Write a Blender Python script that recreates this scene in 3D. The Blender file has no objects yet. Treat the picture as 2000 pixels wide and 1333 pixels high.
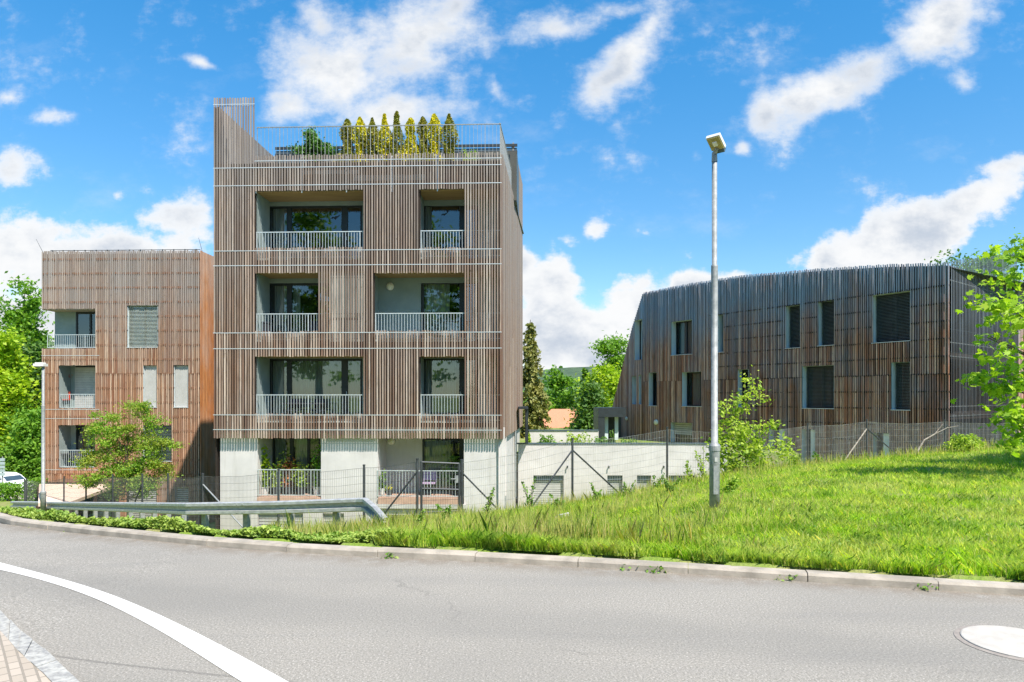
import bpy, math, random
import numpy as np
from mathutils import Vector, Matrix
R = math.radians
sc = bpy.context.scene
col = sc.collection
F, CX, HY, EYE = 1333.0, 1000.0, 775.0, 1.6      # focal length in photo pixels, principal column, horizon row, eye height

# ------------------------------------------------------------------ camera
cd = bpy.data.cameras.new('camera'); cam = bpy.data.objects.new('camera', cd); col.objects.link(cam)
cam.location = (0, 0, EYE); cam.rotation_euler = (R(90), 0, 0)
cd.sensor_width = 36; cd.lens = 36 * F / 2000; cd.shift_y = (HY - 666.5) / 2000
cd.clip_start = 0.1; cd.clip_end = 9000
sc.camera = cam
# ------------------------------------------------------------------ sun and exposure
SUN = Vector((1.0, -1.35, 2.4)).normalized()
sl = bpy.data.lights.new('sun', 'SUN'); so = bpy.data.objects.new('sun', sl); col.objects.link(so)
sl.energy = 4.9; sl.angle = R(0.6); sl.color = (1.0, 0.92, 0.80)
so.rotation_euler = SUN.to_track_quat('Z', 'Y').to_euler(); so.location = (20, -30, 40)
sc.view_settings.view_transform = 'Standard'; sc.view_settings.look = 'None'
sc.view_settings.exposure = 0.85; sc.view_settings.gamma = 1.0
sc.cycles.max_bounces = 6; sc.cycles.transparent_max_bounces = 12
sc.cycles.diffuse_bounces = 3; sc.cycles.glossy_bounces = 3

# ------------------------------------------------------------------ node helpers
class NT:
    def __init__(s, tree): s.t = tree; s.n = tree.nodes; s.l = tree.links
    def new(s, typ, **kw):
        n = s.n.new(typ)
        for k, v in kw.items(): setattr(n, k, v)
        return n
    def link(s, a, b): s.l.new(a, b)
    def setin(s, sock, v):
        if hasattr(v, 'is_output'): s.link(v, sock)
        else: sock.default_value = v
    def math(s, op, a, b=None, c=None, clamp=False):
        n = s.new('ShaderNodeMath', operation=op, use_clamp=clamp)
        s.setin(n.inputs[0], a)
        if b is not None: s.setin(n.inputs[1], b)
        if c is not None: s.setin(n.inputs[2], c)
        return n.outputs[0]
    def vmath(s, op, a, b=None):
        n = s.new('ShaderNodeVectorMath', operation=op)
        s.setin(n.inputs[0], a)
        if b is not None: s.setin(n.inputs[1], b)
        return n
    def mix(s, f, a, b, mode='MIX'):
        n = s.new('ShaderNodeMix', data_type='RGBA', blend_type=mode)
        s.setin(n.inputs[0], f)
        for i, v in ((6, a), (7, b)):
            if hasattr(v, 'is_output'): s.link(v, n.inputs[i])
            else: n.inputs[i].default_value = (*v[:3], 1)
        return n.outputs[2]
    def noise(s, vec, scale, detail=3, rough=0.55, dist=0.0):
        n = s.new('ShaderNodeTexNoise')
        if vec is not None: s.link(vec, n.inputs['Vector'])
        n.inputs['Scale'].default_value = scale; n.inputs['Detail'].default_value = detail
        n.inputs['Roughness'].default_value = rough; n.inputs['Distortion'].default_value = dist
        return n.outputs['Fac']
    def ramp(s, f, stops, interp='LINEAR'):
        n = s.new('ShaderNodeValToRGB'); cr = n.color_ramp; cr.interpolation = interp
        while len(cr.elements) < len(stops): cr.elements.new(0.5)
        for e, (p, c) in zip(cr.elements, stops):
            e.position = p; e.color = (*c, 1) if len(c) == 3 else c
        s.link(f, n.inputs[0]); return n.outputs[0]
    def smooth(s, v, lo, hi):
        n = s.new('ShaderNodeMapRange', interpolation_type='SMOOTHSTEP')
        s.setin(n.inputs[0], v); n.inputs[1].default_value = lo; n.inputs[2].default_value = hi
        return n.outputs[0]
    def mapping(s, vec, loc=(0, 0, 0), rot=(0, 0, 0), scale=(1, 1, 1), typ='POINT'):
        n = s.new('ShaderNodeMapping', vector_type=typ)
        s.link(vec, n.inputs[0]); n.inputs[1].default_value = loc
        n.inputs[2].default_value = rot; n.inputs[3].default_value = scale
        return n.outputs[0]

# ------------------------------------------------------------------ sky with clouds (by direction of the sky dome)
SKY_STRENGTH = 0.13
w = bpy.data.worlds.new('World'); sc.world = w; w.use_nodes = True
nt = NT(w.node_tree); nt.n.clear()
out = nt.new('ShaderNodeOutputWorld'); bg = nt.new('ShaderNodeBackground'); nt.link(bg.outputs[0], out.inputs[0])
bg.inputs[1].default_value = SKY_STRENGTH
sky = nt.new('ShaderNodeTexSky', sky_type='NISHITA', sun_disc=False)
sky.sun_elevation = math.asin(SUN.z); sky.sun_rotation = math.atan2(SUN.x, SUN.y)
sky.altitude = 400; sky.air_density = 1.0; sky.dust_density = 0.3; sky.ozone_density = 2.0
tc = nt.new('ShaderNodeTexCoord'); D = tc.outputs['Generated']
sep = nt.new('ShaderNodeSeparateXYZ'); nt.link(D, sep.inputs[0])
# tint towards the clear azure of the photograph: dark blue high, pale at the horizon
elev = sep.outputs[2]
tint = nt.ramp(nt.smooth(elev, -0.05, 0.6), [(0.0, (0.72, 0.78, 0.77)), (0.35, (0.48, 0.75, 0.85)), (1.0, (0.21, 0.82, 1.07))])
skyc = nt.mix(1.0, sky.outputs[0], tint, 'MULTIPLY')
ay = nt.math('MAXIMUM', nt.math('ABSOLUTE', sep.outputs[1]), 0.02)
gx = nt.math('DIVIDE', sep.outputs[0], ay); gz_ = nt.math('DIVIDE', sep.outputs[2], ay)
cmb = nt.new('ShaderNodeCombineXYZ'); nt.link(gx, cmb.inputs[0]); nt.link(gz_, cmb.inputs[1])
G = cmb.outputs[0]
warpn = nt.new('ShaderNodeTexNoise'); nt.link(G, warpn.inputs['Vector']); warpn.inputs['Scale'].default_value = 4.0
warpn.inputs['Detail'].default_value = 4
wv = nt.vmath('SUBTRACT', warpn.outputs['Color'], (0.5, 0.5, 0.5)).outputs[0]
wsc = nt.new('ShaderNodeVectorMath', operation='SCALE'); nt.link(wv, wsc.inputs[0]); wsc.inputs['Scale'].default_value = 0.09
GW = nt.vmath('ADD', G, wsc.outputs[0]).outputs[0]
# cx, cy, half-length, half-height (photo pixels), tilt in degrees (counter-clockwise), density
CL = [(640, 130, 150, 120, 0, 1.1), (800, 90, 170, 110, 10, 1.05), (560, 215, 70, 60, 0, .9), (740, 215, 210, 55, 0, .85), (880, 30, 90, 70, 0, .8), (640, 30, 80, 60, 0, .8),
      (1200, 130, 160, 50, 46, 1.05), (1090, 50, 120, 40, 10, .85), (1270, 50, 70, 35, 45, .9), (975, 165, 25, 60, 10, .55), (1235, 10, 120, 25, 0, .6),
      (1620, 165, 240, 62, 27, 1.08), (1830, 60, 150, 70, 25, 1.05), (1490, 225, 70, 55, 50, 1.0), (1440, 295, 30, 25, 0, .8), (1870, 165, 40, 35, 0, .55),
      (1740, 470, 210, 75, 18, 1.35), (1900, 400, 120, 45, 25, 1.1), (1950, 335, 110, 35, 22, .85), (1640, 505, 90, 40, 0, 1.2),
      (1110, 660, 150, 90, 0, 1.5), (1080, 575, 70, 90, 0, 1.35), (1230, 610, 90, 75, 0, 1.45), (1180, 690, 230, 70, 0, 1.2), (1380, 570, 90, 45, 0, 1.35), (1030, 520, 30, 40, 0, 1.1),
      (180, 500, 280, 75, 4, 1.05), (340, 425, 120, 45, 15, .9), (40, 330, 70, 50, 20, .85), (110, 242, 60, 24, 0, .75), (20, 470, 110, 70, 0, 1.05), (60, 600, 160, 80, 0, .95), (20, 190, 50, 30, 0, .45),
      (388, 122, 52, 16, -18, .75), (1168, 455, 32, 26, 40, .75), (1100, 292, 36, 18, 0, .5), (1345, 300, 28, 45, 10, .5), (1265, 463, 40, 14, 0, .5), (215, 395, 60, 22, 0, .55), (1110, 480, 30, 20, 0, .6), (300, 390, 60, 20, 0, .4)]
acc = None
for (cx, cy, a, b, ang, dn) in CL:
    m = nt.mapping(GW, loc=((cx - CX) / F, (HY - cy) / F, 0), rot=(0, 0, R(ang)), scale=(a / F, b / F, 1), typ='TEXTURE')
    ln = nt.new('ShaderNodeVectorMath', operation='LENGTH'); nt.link(m, ln.inputs[0])
    v = nt.math('MULTIPLY', nt.math('SUBTRACT', 1.35, ln.outputs['Value']), dn)
    v = nt.math('MAXIMUM', v, 0.0)
    acc = v if acc is None else nt.math('SMOOTH_MAX', acc, v, 0.25)
front = nt.smooth(sep.outputs[1], 0.05, 0.25)
backn = nt.math('MULTIPLY', nt.smooth(nt.noise(D, 2.2, 3), 0.5, 0.75), 0.9)
acc = nt.math('ADD', nt.math('MULTIPLY', acc, front), nt.math('MULTIPLY', backn, nt.math('SUBTRACT', 1.0, front)))
fb = nt.noise(G, 9.0, 9, 0.62); fb2 = nt.noise(nt.mapping(G, rot=(0, 0, R(-28)), scale=(1, 2.0, 1)), 22.0, 6, 0.65)
field = nt.math('ADD', acc, nt.math('ADD', nt.math('MULTIPLY', nt.math('SUBTRACT', fb, 0.5), 2.3), nt.math('MULTIPLY', nt.math('SUBTRACT', fb2, 0.5), 0.8)))
soft = nt.smooth(field, 0.22, 1.25); crisp = nt.smooth(field, 0.42, 0.85)
hi = nt.smooth(elev, 0.16, 0.40)
mask = nt.math('ADD', nt.math('MULTIPLY', soft, hi), nt.math('MULTIPLY', crisp, nt.math('SUBTRACT', 1.0, hi)))
wisp = nt.math('MULTIPLY', nt.smooth(nt.noise(nt.mapping(G, rot=(0, 0, R(-25)), scale=(1, 1.8, 1)), 5.0, 8, 0.65), 0.52, 0.85), 0.26)
mask = nt.math('MAXIMUM', mask, nt.math('MULTIPLY', wisp, front))
mask = nt.math('MULTIPLY', mask, nt.smooth(elev, -0.02, 0.01))
# cloud shading: thick cores towards the base go blue-grey
shade = nt.noise(nt.mapping(G, loc=(0.0, 0.03, 0), scale=(1, 1.5, 1)), 7.5, 6, 0.6)
core = nt.math('MULTIPLY', nt.smooth(shade, 0.36, 0.62), nt.smooth(field, 0.65, 1.5))
ccol = nt.mix(core, (4.15, 4.2, 4.25), (2.45, 2.75, 3.2))
final = nt.mix(mask, skyc, ccol)
nt.link(final, bg.inputs[0])

# ------------------------------------------------------------------ materials
M = {}
def principled(name, color=(.5, .5, .5), rough=.7, metal=0.0, spec=0.5):
    m = bpy.data.materials.new(name); m.use_nodes = True
    n = NT(m.node_tree); b = m.node_tree.nodes['Principled BSDF']
    b.inputs['Base Color'].default_value = (*color, 1); b.inputs['Roughness'].default_value = rough
    b.inputs['Metallic'].default_value = metal
    b.inputs['Specular IOR Level'].default_value = spec
    M[name] = m
    return m, n, b
def rough_mat(name, c1, c2, scale=6.0, rough=.8, bump=.0, metal=0., detail=5, stretch=(1, 1, 1), spec=.4, bscale=None, bdist=.01):
    m, n, b = principled(name, c1, rough, metal, spec)
    t = n.new('ShaderNodeTexCoord').outputs['Object']; t = n.mapping(t, scale=stretch)
    f = n.smooth(n.noise(t, scale, detail), .3, .7)
    n.link(n.mix(f, c1, c2), b.inputs['Base Color'])
    if bump:
        bn = n.new('ShaderNodeBump'); bn.inputs['Strength'].default_value = bump; bn.inputs['Distance'].default_value = bdist
        n.link(n.noise(t, bscale or scale * 8, 4), bn.inputs['Height']); n.link(bn.outputs[0], b.inputs['Normal'])
    return m
def wood_mat(name, stops, zlo, zhi, grey, greyamt, low=None):
    """weathered larch battens: every batten its own tone, long grain streaks, greyer where rain reaches it"""
    m, n, b = principled(name, (.4, .3, .25), .85, 0, .2)
    g = n.new('ShaderNodeNewGeometry'); rnd = g.outputs['Random Per Island']; pos = g.outputs['Position']
    base = n.ramp(rnd, stops)
    streak = n.noise(n.mapping(pos, scale=(9, 9, .55)), 3.0, 5, .6)
    base = n.mix(n.math('MULTIPLY', n.smooth(streak, .42, .7), .6), base, (.10, .062, .042))
    sp = n.new('ShaderNodeSeparateXYZ'); n.link(pos, sp.inputs[0])
    hz = n.smooth(sp.outputs[2], zlo, zhi)
    pn = n.noise(n.mapping(pos, scale=(1, 1, .5)), .9, 4, .6)
    gf = n.math('ADD', n.math('MULTIPLY', hz, .75), n.math('MULTIPLY', n.math('SUBTRACT', pn, .42), 1.5), clamp=True)
    gf = n.math('MULTIPLY', gf, greyamt)
    gc = n.mix(rnd, grey, tuple(c * 1.45 for c in grey))
    gc = n.mix(n.math('MULTIPLY', n.smooth(streak, .5, .75), .5), gc, tuple(c * .45 for c in grey))
    base = n.mix(gf, base, gc)
    if low:
        lf = n.math('MULTIPLY', n.math('SUBTRACT', 1.0, n.smooth(sp.outputs[2], low[1], low[2])), n.smooth(n.noise(n.mapping(pos, scale=(1, 1, .3)), .7, 3), .35, .6))
        base = n.mix(n.math('MULTIPLY', lf, low[3]), base, low[0])
    knots = n.smooth(n.noise(n.mapping(pos, scale=(1, 1, .5)), 14.0, 2), .70, .76)
    base = n.mix(n.math('MULTIPLY', knots, .7), base, (.05, .035, .025))
    n.link(base, b.inputs['Base Color'])
    return m
wood_mat('larch_tall', [(0, (.31, .20, .145)), (.2, (.14, .08, .055)), (.4, (.46, .335, .265)), (.55, (.12, .052, .032)), (.8, (.54, .43, .36)), (1, (.20, .13, .095))], 1.0, 11.5, (.205, .19, .183), .75)
wood_mat('larch_orange', [(0, (.42, .265, .175)), (.25, (.28, .145, .085)), (.5, (.60, .44, .33)), (.75, (.22, .095, .055)), (1, (.53, .39, .29))], 2.5, 7.4, (.225, .205, .195), .92, low=((.48, .20, .09), -4, 5.0, .55))
wood_mat('larch_dark', [(0, (.62, .27, .16)), (.2, (.28, .12, .075)), (.4, (.78, .46, .32)), (.6, (.16, .075, .045)), (.8, (.48, .23, .15)), (1, (.90, .58, .42))], 3.6, 7.4, (.23, .30, .385), .95)
wood_mat('larch_fresh', [(0, (.54, .20, .06)), (.5, (.42, .15, .045)), (1, (.58, .26, .10))], 5.5, 11, (.40, .36, .33), .8)
wood_mat('larch_grey', [(0, (.20, .18, .17)), (.5, (.13, .11, .10)), (1, (.26, .24, .22))], 0, 6, (.17, .165, .165), .7)
wood_mat('larch_slate', [(0, (.10, .10, .11)), (.5, (.05, .05, .055)), (1, (.14, .14, .15))], 2.5, 6, (.17, .20, .24), .8)
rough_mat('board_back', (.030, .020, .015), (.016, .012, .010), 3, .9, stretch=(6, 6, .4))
rough_mat('board_warm', (.20, .105, .06), (.11, .06, .038), 3, .9, stretch=(6, 6, .4))
rough_mat('board_brown', (.09, .055, .042), (.05, .032, .026), 3, .9, stretch=(6, 6, .4))
rough_mat('lath_shade', (.20, .09, .05), (.10, .05, .03), 9, .9)  # brown that imitates the shade under the horizontal laths
rough_mat('soffit', (.40, .25, .12), (.30, .18, .085), 2, .8, stretch=(.5, 6, 1))
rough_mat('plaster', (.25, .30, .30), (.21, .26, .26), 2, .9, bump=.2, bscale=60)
def stained_render():
    m, n, b = principled('render_white', (.6, .6, .58), .95, 0, .3)
    p = n.new('ShaderNodeNewGeometry').outputs['Position']
    base = n.mix(n.smooth(n.noise(p, 1.1, 8), .3, .7), (.58, .555, .555), (.49, .47, .47))
    drip = n.math('MULTIPLY', n.smooth(n.noise(n.mapping(p, scale=(5, 5, .35)), 1.6, 6, .65), .52, .75), .45)
    base = n.mix(drip, base, (.33, .32, .29))
    sp = n.new('ShaderNodeSeparateXYZ'); n.link(p, sp.inputs[0])
    low = n.math('MULTIPLY', n.math('SUBTRACT', 1.0, n.smooth(n.math('ADD', sp.outputs[2], n.math('MULTIPLY', n.noise(p, 3, 5), 1.2)), -2.6, -1.2)), .35)
    base = n.mix(low, base, (.34, .31, .26))
    n.link(base, b.inputs['Base Color'])
    bn = n.new('ShaderNodeBump'); bn.inputs['Strength'].default_value = .35; bn.inputs['Distance'].default_value = .01
    n.link(n.noise(p, 45, 4), bn.inputs['Height']); n.link(bn.outputs[0], b.inputs['Normal'])
stained_render()
rough_mat('render_blue', (.55, .62, .66), (.48, .56, .60), 1.5, .9)
rough_mat('concrete', (.50, .48, .46), (.38, .37, .35), 3, .95, bump=.3, bscale=60)
rough_mat('galvanised', (.50, .51, .515), (.33, .34, .35), 7, .5, metal=.3, spec=.5, detail=8, stretch=(1, 1, 3))
rough_mat('galvanised_dull', (.33, .34, .345), (.22, .235, .24), 14, .6, metal=.25, bump=.1)
rough_mat('rail_light', (.62, .66, .68), (.50, .54, .57), 9, .45, metal=.35)
rough_mat('dark_metal', (.022, .030, .036), (.014, .019, .023), 5, .5, spec=.5)
rough_mat('fence_metal', (.075, .08, .09), (.045, .05, .055), 5, .45, metal=.3)
rough_mat('wire', (.20, .20, .20), (.12, .12, .12), 5, .5, metal=.4)
rough_mat('wire_light', (.50, .50, .48), (.30, .30, .28), 5, .5, metal=.4)
rough_mat('frame_dark', (.018, .024, .030), (.012, .016, .02), 5, .4)
rough_mat('slate_metal', (.10, .14, .17), (.07, .10, .125), 3, .5, metal=.3)
rough_mat('roof_gravel', (.32, .31, .29), (.22, .22, .20), 20, .95)
rough_mat('shutter', (.46, .46, .45), (.40, .40, .39), 3, .6)
rough_mat('shutter_grey', (.44, .43, .42), (.36, .36, .35), 3, .6)
rough_mat('blind_dark', (.10, .135, .145), (.065, .09, .10), 3, .5, metal=.2)
rough_mat('blind_sun', (.62, .66, .60), (.50, .55, .50), 3, .5, metal=.2)
rough_mat('curtain', (.46, .47, .44), (.34, .35, .33), 4, .9, stretch=(8, 8, .3))
rough_mat('room_wall', (.10, .10, .09), (.07, .07, .065), 1, .95)
rough_mat('deck', (.50, .33, .25), (.38, .24, .18), 4, .85, stretch=(1, 8, 1))
rough_mat('deck_pale', (.80, .62, .50), (.70, .52, .41), 3, .9, stretch=(1, 8, 1))
rough_mat('lamp_glass', (.78, .75, .66), (.70, .67, .60), 3, .35)
rough_mat('lamp_lens', (.42, .34, .14), (.30, .24, .10), 12, .25)
rough_mat('bark', (.13, .10, .075), (.07, .055, .04), 12, .95, bump=.5)
rough_mat('bark_pale', (.35, .31, .26), (.2, .17, .14), 12, .95)
rough_mat('pot_white', (.72, .72, .70), (.6, .6, .58), 4, .6)
rough_mat('pot_dark', (.05, .055, .06), (.035, .04, .045), 4, .6)
rough_mat('black_cloth', (.02, .022, .03), (.03, .03, .04), 6, .9)
rough_mat('mauve', (.45, .33, .50), (.35, .26, .4), 6, .7)
rough_mat('red_paint', (.55, .06, .03), (.4, .05, .03), 6, .5)
rough_mat('roof_tile', (.60, .25, .14), (.46, .19, .11), 6, .9, bump=.6, stretch=(1, 1, 5))
rough_mat('car_paint', (.82, .83, .85), (.80, .81, .83), 2, .2, spec=.6)
rough_mat('car_glass', (.05, .08, .10), (.04, .06, .08), 2, .08, spec=.8)
rough_mat('rubber', (.02, .02, .02), (.03, .03, .03), 6, .9)
rough_mat('tail_light', (.45, .02, .02), (.35, .02, .02), 6, .3)
rough_mat('sign_back', (.48, .55, .58), (.40, .47, .50), 6, .5, metal=.3)
rough_mat('stone_pale', (.60, .57, .52), (.45, .43, .39), 9, .95)

def leaf_mat(name, stops, trans=.45, rough=.55, patch=None):
    m = bpy.data.materials.new(name); m.use_nodes = True; n = NT(m.node_tree); n.n.clear()
    o = n.new('ShaderNodeOutputMaterial')
    g = n.new('ShaderNodeNewGeometry')
    c = n.ramp(g.outputs['Random Per Island'], stops)
    big = n.noise(g.outputs['Position'], 1.1, 3)
    c = n.mix(n.math('MULTIPLY', n.smooth(big, .35, .7), .45), c, stops[-1][1])
    if patch:
        pf = n.math('MULTIPLY', n.smooth(n.noise(n.mapping(g.outputs['Position'], loc=(3, 7, 0)), patch[1], 5, .65), .46, .66), patch[2]); c = n.mix(pf, c, patch[0])
        dry = n.math('MULTIPLY', n.smooth(n.noise(n.mapping(g.outputs['Position'], loc=(9, 1, 0)), 1.2, 5, .7), .56, .72), .6); c = n.mix(dry, c, (.50, .46, .14))
    d = n.new('ShaderNodeBsdfPrincipled'); n.link(c, d.inputs['Base Color']); d.inputs['Roughness'].default_value = rough
    d.inputs['Specular IOR Level'].default_value = .3
    t = n.new('ShaderNodeBsdfTranslucent'); n.link(n.mix(1.0, c, (1.3, 1.35, .55), 'MULTIPLY'), t.inputs[0])
    mx = n.new('ShaderNodeMixShader'); mx.inputs[0].default_value = trans
    n.link(d.outputs[0], mx.inputs[1]); n.link(t.outputs[0], mx.inputs[2]); n.link(mx.outputs[0], o.inputs[0])
    M[name] = m
leaf_mat('leaf_maple', [(0, (.12, .25, .02)), (.3, (.20, .38, .025)), (.6, (.30, .50, .03)), (1, (.44, .58, .05))], .45)
leaf_mat('leaf_lime', [(0, (.14, .26, .03)), (.3, (.24, .38, .05)), (.6, (.34, .48, .07)), (1, (.50, .58, .10))], .45)
leaf_mat('leaf_birch', [(0, (.11, .25, .025)), (.5, (.21, .40, .04)), (.9, (.36, .50, .06)), (1, (.40, .30, .08))])
leaf_mat('leaf_mid', [(0, (.08, .19, .02)), (.5, (.13, .29, .03)), (1, (.23, .40, .04))], .4)
leaf_mat('leaf_dark', [(0, (.05, .12, .025)), (.5, (.09, .19, .04)), (1, (.16, .28, .055))], .35)
leaf_mat('leaf_yellow', [(0, (.18, .33, .015)), (.5, (.30, .46, .02)), (1, (.44, .54, .03))])
leaf_mat('needle_spruce', [(0, (.13, .17, .05)), (.5, (.24, .26, .08)), (1, (.38, .36, .12))], .25)
leaf_mat('needle_pine', [(0, (.04, .12, .02)), (.5, (.08, .2, .03)), (1, (.12, .26, .05))], .2)
leaf_mat('needle_green', [(0, (.14, .19, .03)), (.5, (.24, .27, .035)), (1, (.34, .28, .045))], .2)
leaf_mat('needle_gold', [(0, (.50, .46, .02)), (.5, (.66, .58, .02)), (.85, (.78, .66, .03)), (1, (.26, .32, .03))], .2)
leaf_mat('leaf_red', [(0, (.26, .03, .02)), (.5, (.38, .06, .035)), (1, (.5, .3, .1))], .3)
leaf_mat('grass', [(0, (.12, .29, .015)), (.25, (.27, .50, .02)), (.5, (.40, .63, .03)), (.75, (.52, .69, .045)), (.92, (.66, .67, .10)), (1, (.70, .62, .28))], .45, patch=((.10, .24, .02), 1.7, .75))
leaf_mat('grass_tall', [(0, (.16, .28, .03)), (.35, (.28, .40, .04)), (.6, (.42, .46, .07)), (.85, (.56, .50, .16)), (1, (.64, .52, .28))], .4)
leaf_mat('juniper', [(0, (.12, .24, .035)), (.5, (.25, .38, .06)), (1, (.42, .50, .12))], .3)
leaf_mat('weed', [(0, (.07, .18, .02)), (.5, (.13, .28, .03)), (.9, (.22, .36, .05)), (1, (.34, .40, .12))], .35)

def mat_glass(name='glass', k=1.1, add=.07, tint=(.72, .80, .80, 1)):
    m = bpy.data.materials.new('window_' + name); m.use_nodes = True; n = NT(m.node_tree); n.n.clear()
    o = n.new('ShaderNodeOutputMaterial')
    tr = n.new('ShaderNodeBsdfTransparent'); tr.inputs[0].default_value = tint
    gl = n.new('ShaderNodeBsdfGlossy'); gl.inputs['Roughness'].default_value = .015; gl.inputs[0].default_value = (.9, .95, .95, 1)
    fr = n.new('ShaderNodeFresnel'); fr.inputs[0].default_value = 1.6
    f = n.math('ADD', n.math('MULTIPLY', fr.outputs[0], k), add, clamp=True)
    mx = n.new('ShaderNodeMixShader'); n.link(f, mx.inputs[0]); n.link(tr.outputs[0], mx.inputs[1]); n.link(gl.outputs[0], mx.inputs[2])
    n.link(mx.outputs[0], o.inputs[0]); M[name] = m
mat_glass(); mat_glass('glass_dark', .55, .015, (.45, .62, .68, 1))

def asphalt():
    m, n, b = principled('asphalt', (.25, .25, .25), .9, 0, .3)
    p = n.new('ShaderNodeNewGeometry').outputs['Position']
    a = n.noise(p, 70, 4, .75); bb = n.noise(p, 150, 2, .7); c = n.noise(p, .45, 4); d = n.noise(n.mapping(p, rot=(0, 0, .25), scale=(.3, 2.2, 1)), .9, 4)
    base = n.ramp(a, [(.25, (.06, .055, .047)), (.42, (.215, .198, .172)), (.58, (.325, .300, .265)), (.72, (.66, .62, .56))])
    base = n.mix(n.math('MULTIPLY', n.smooth(bb, .55, .75), .6), base, (.50, .50, .49))
    base = n.mix(n.math('MULTIPLY', n.smooth(bb, .45, .28), .75), base, (.10, .10, .105))
    base = n.mix(n.math('MULTIPLY', n.smooth(c, .4, .65), .32), base, (.19, .18, .165))
    base = n.mix(n.math('MULTIPLY', n.smooth(d, .5, .75), .25), base, (.17, .165, .16))
    # worn wheel patches, oil and sealed cracks
    v = n.new('ShaderNodeTexVoronoi', feature='DISTANCE_TO_EDGE'); v.inputs['Scale'].default_value = .16
    wp = n.new('ShaderNodeTexNoise'); n.link(p, wp.inputs['Vector']); wp.inputs['Scale'].default_value = 1.4; wp.inputs['Detail'].default_value = 5
    n.link(n.vmath('ADD', p, n.vmath('MULTIPLY', wp.outputs['Color'], (1.0, 1.0, 0)).outputs[0]).outputs[0], v.inputs['Vector'])
    crack = n.math('MULTIPLY', n.smooth(v.outputs['Distance'], .004, .0), n.smooth(n.noise(p, .7, 2), .5, .62))
    base = n.mix(n.math('MULTIPLY', crack, .28), base, (.09, .085, .08))
    kd = n.new('ShaderNodeAttribute', attribute_name='kerb_distance').outputs['Fac']
    wob = n.math('MULTIPLY', n.math('SUBTRACT', n.noise(p, 1.1, 5), .5), .5)
    kw = n.math('ADD', kd, wob)
    grit = n.math('MULTIPLY', n.math('SUBTRACT', 1.0, n.smooth(kw, .02, .42)), n.smooth(n.noise(p, 6, 5, .7), .3, .6))
    base = n.mix(n.math('MULTIPLY', grit, .6), base, (.17, .135, .10))
    for c0, am in ((1.7, .30), (3.4, .26)):
        tr_ = n.math('SUBTRACT', 1.0, n.smooth(n.math('ABSOLUTE', n.math('SUBTRACT', kw, c0)), .1, .55))
        base = n.mix(n.math('MULTIPLY', tr_, am), base, (.16, .155, .145))
    seam = n.math('MULTIPLY', n.math('SUBTRACT', 1.0, n.smooth(n.math('ABSOLUTE', n.math('SUBTRACT', n.math('ADD', kd, n.math('MULTIPLY', wob, .12)), 2.95)), .004, .02)), n.smooth(n.noise(p, .8, 3), .42, .52))
    base = n.mix(n.math('MULTIPLY', seam, .45), base, (.09, .085, .08))
    spot = n.smooth(n.noise(n.mapping(p, loc=(4.3, 2.2, 0)), 1.9, 2), .72, .78)
    base = n.mix(n.math('MULTIPLY', spot, .5), base, (.12, .11, .10))
    n.link(base, b.inputs['Base Color'])
    bn = n.new('ShaderNodeBump'); bn.inputs['Strength'].default_value = .55; bn.inputs['Distance'].default_value = .006
    n.link(a, bn.inputs['Height']); n.link(bn.outputs[0], b.inputs['Normal'])
asphalt()
def paint():
    m, n, b = principled('road_paint', (.82, .82, .80), .7, 0, .3)
    p = n.new('ShaderNodeNewGeometry').outputs['Position']
    f = n.smooth(n.noise(p, 45, 5, .8), .58, .70); g = n.smooth(n.noise(p, 2.2, 4), .5, .8)
    base = n.mix(n.math('MULTIPLY', f, .75), (.66, .65, .62), (.30, .29, .27)); base = n.mix(n.math('MULTIPLY', g, .2), base, (.62, .60, .57))
    n.link(base, b.inputs['Base Color'])
paint()
def paving():
    m, n, b = principled('paving', (.6, .5, .42), .9, 0, .3)
    p = n.new('ShaderNodeNewGeometry').outputs['Position']
    br = n.new('ShaderNodeTexBrick'); n.link(n.mapping(p, rot=(0, 0, R(50))), br.inputs['Vector'])
    br.inputs['Color1'].default_value = (.43, .37, .31, 1); br.inputs['Color2'].default_value = (.35, .30, .245, 1)
    br.inputs['Mortar'].default_value = (.20, .18, .15, 1); br.inputs['Scale'].default_value = 1.0
    br.inputs['Brick Width'].default_value = .12; br.inputs['Row Height'].default_value = .06; br.inputs['Mortar Size'].default_value = .006
    n.link(n.mix(n.math('MULTIPLY', n.noise(p, 40, 4), .5), br.outputs[0], (.40, .33, .27)), b.inputs['Base Color'])
    bn = n.new('ShaderNodeBump'); bn.inputs['Strength'].default_value = .6; bn.inputs['Distance'].default_value = .006; bn.invert = True
    n.link(br.outputs['Fac'], bn.inputs['Height']); n.link(bn.outputs[0], b.inputs['Normal'])
paving()
rough_mat('granite', (.44, .43, .40), (.24, .235, .23), 28, .9, bump=.6, bscale=60, bdist=.012, detail=8)
rough_mat('kerb_concrete', (.42, .37, .315), (.27, .24, .205), 5, .95, bump=.5, bscale=70, bdist=.006, detail=9)
rough_mat('cover', (.47, .44, .40), (.40, .37, .335), 9, .8, bump=.3)
rough_mat('cover_ring', (.30, .265, .235), (.24, .21, .19), 30, .9)
def soil():
    m, n, b = principled('soil', (.2, .25, .06), .95, 0, .2)
    p = n.new('ShaderNodeNewGeometry').outputs['Position']
    f = n.smooth(n.noise(p, 1.3, 6), .42, .62); g = n.noise(p, 22, 5)
    a = n.mix(g, (.12, .19, .03), (.22, .31, .05)); c = n.mix(g, (.30, .21, .13), (.42, .33, .22))
    n.link(n.mix(n.math('MULTIPLY', f, .45), a, c), b.inputs['Base Color'])
    bn = n.new('ShaderNodeBump'); bn.inputs['Strength'].default_value = .8; bn.inputs['Distance'].default_value = .05
    n.link(g, bn.inputs['Height']); n.link(bn.outputs[0], b.inputs['Normal'])
soil()
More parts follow.
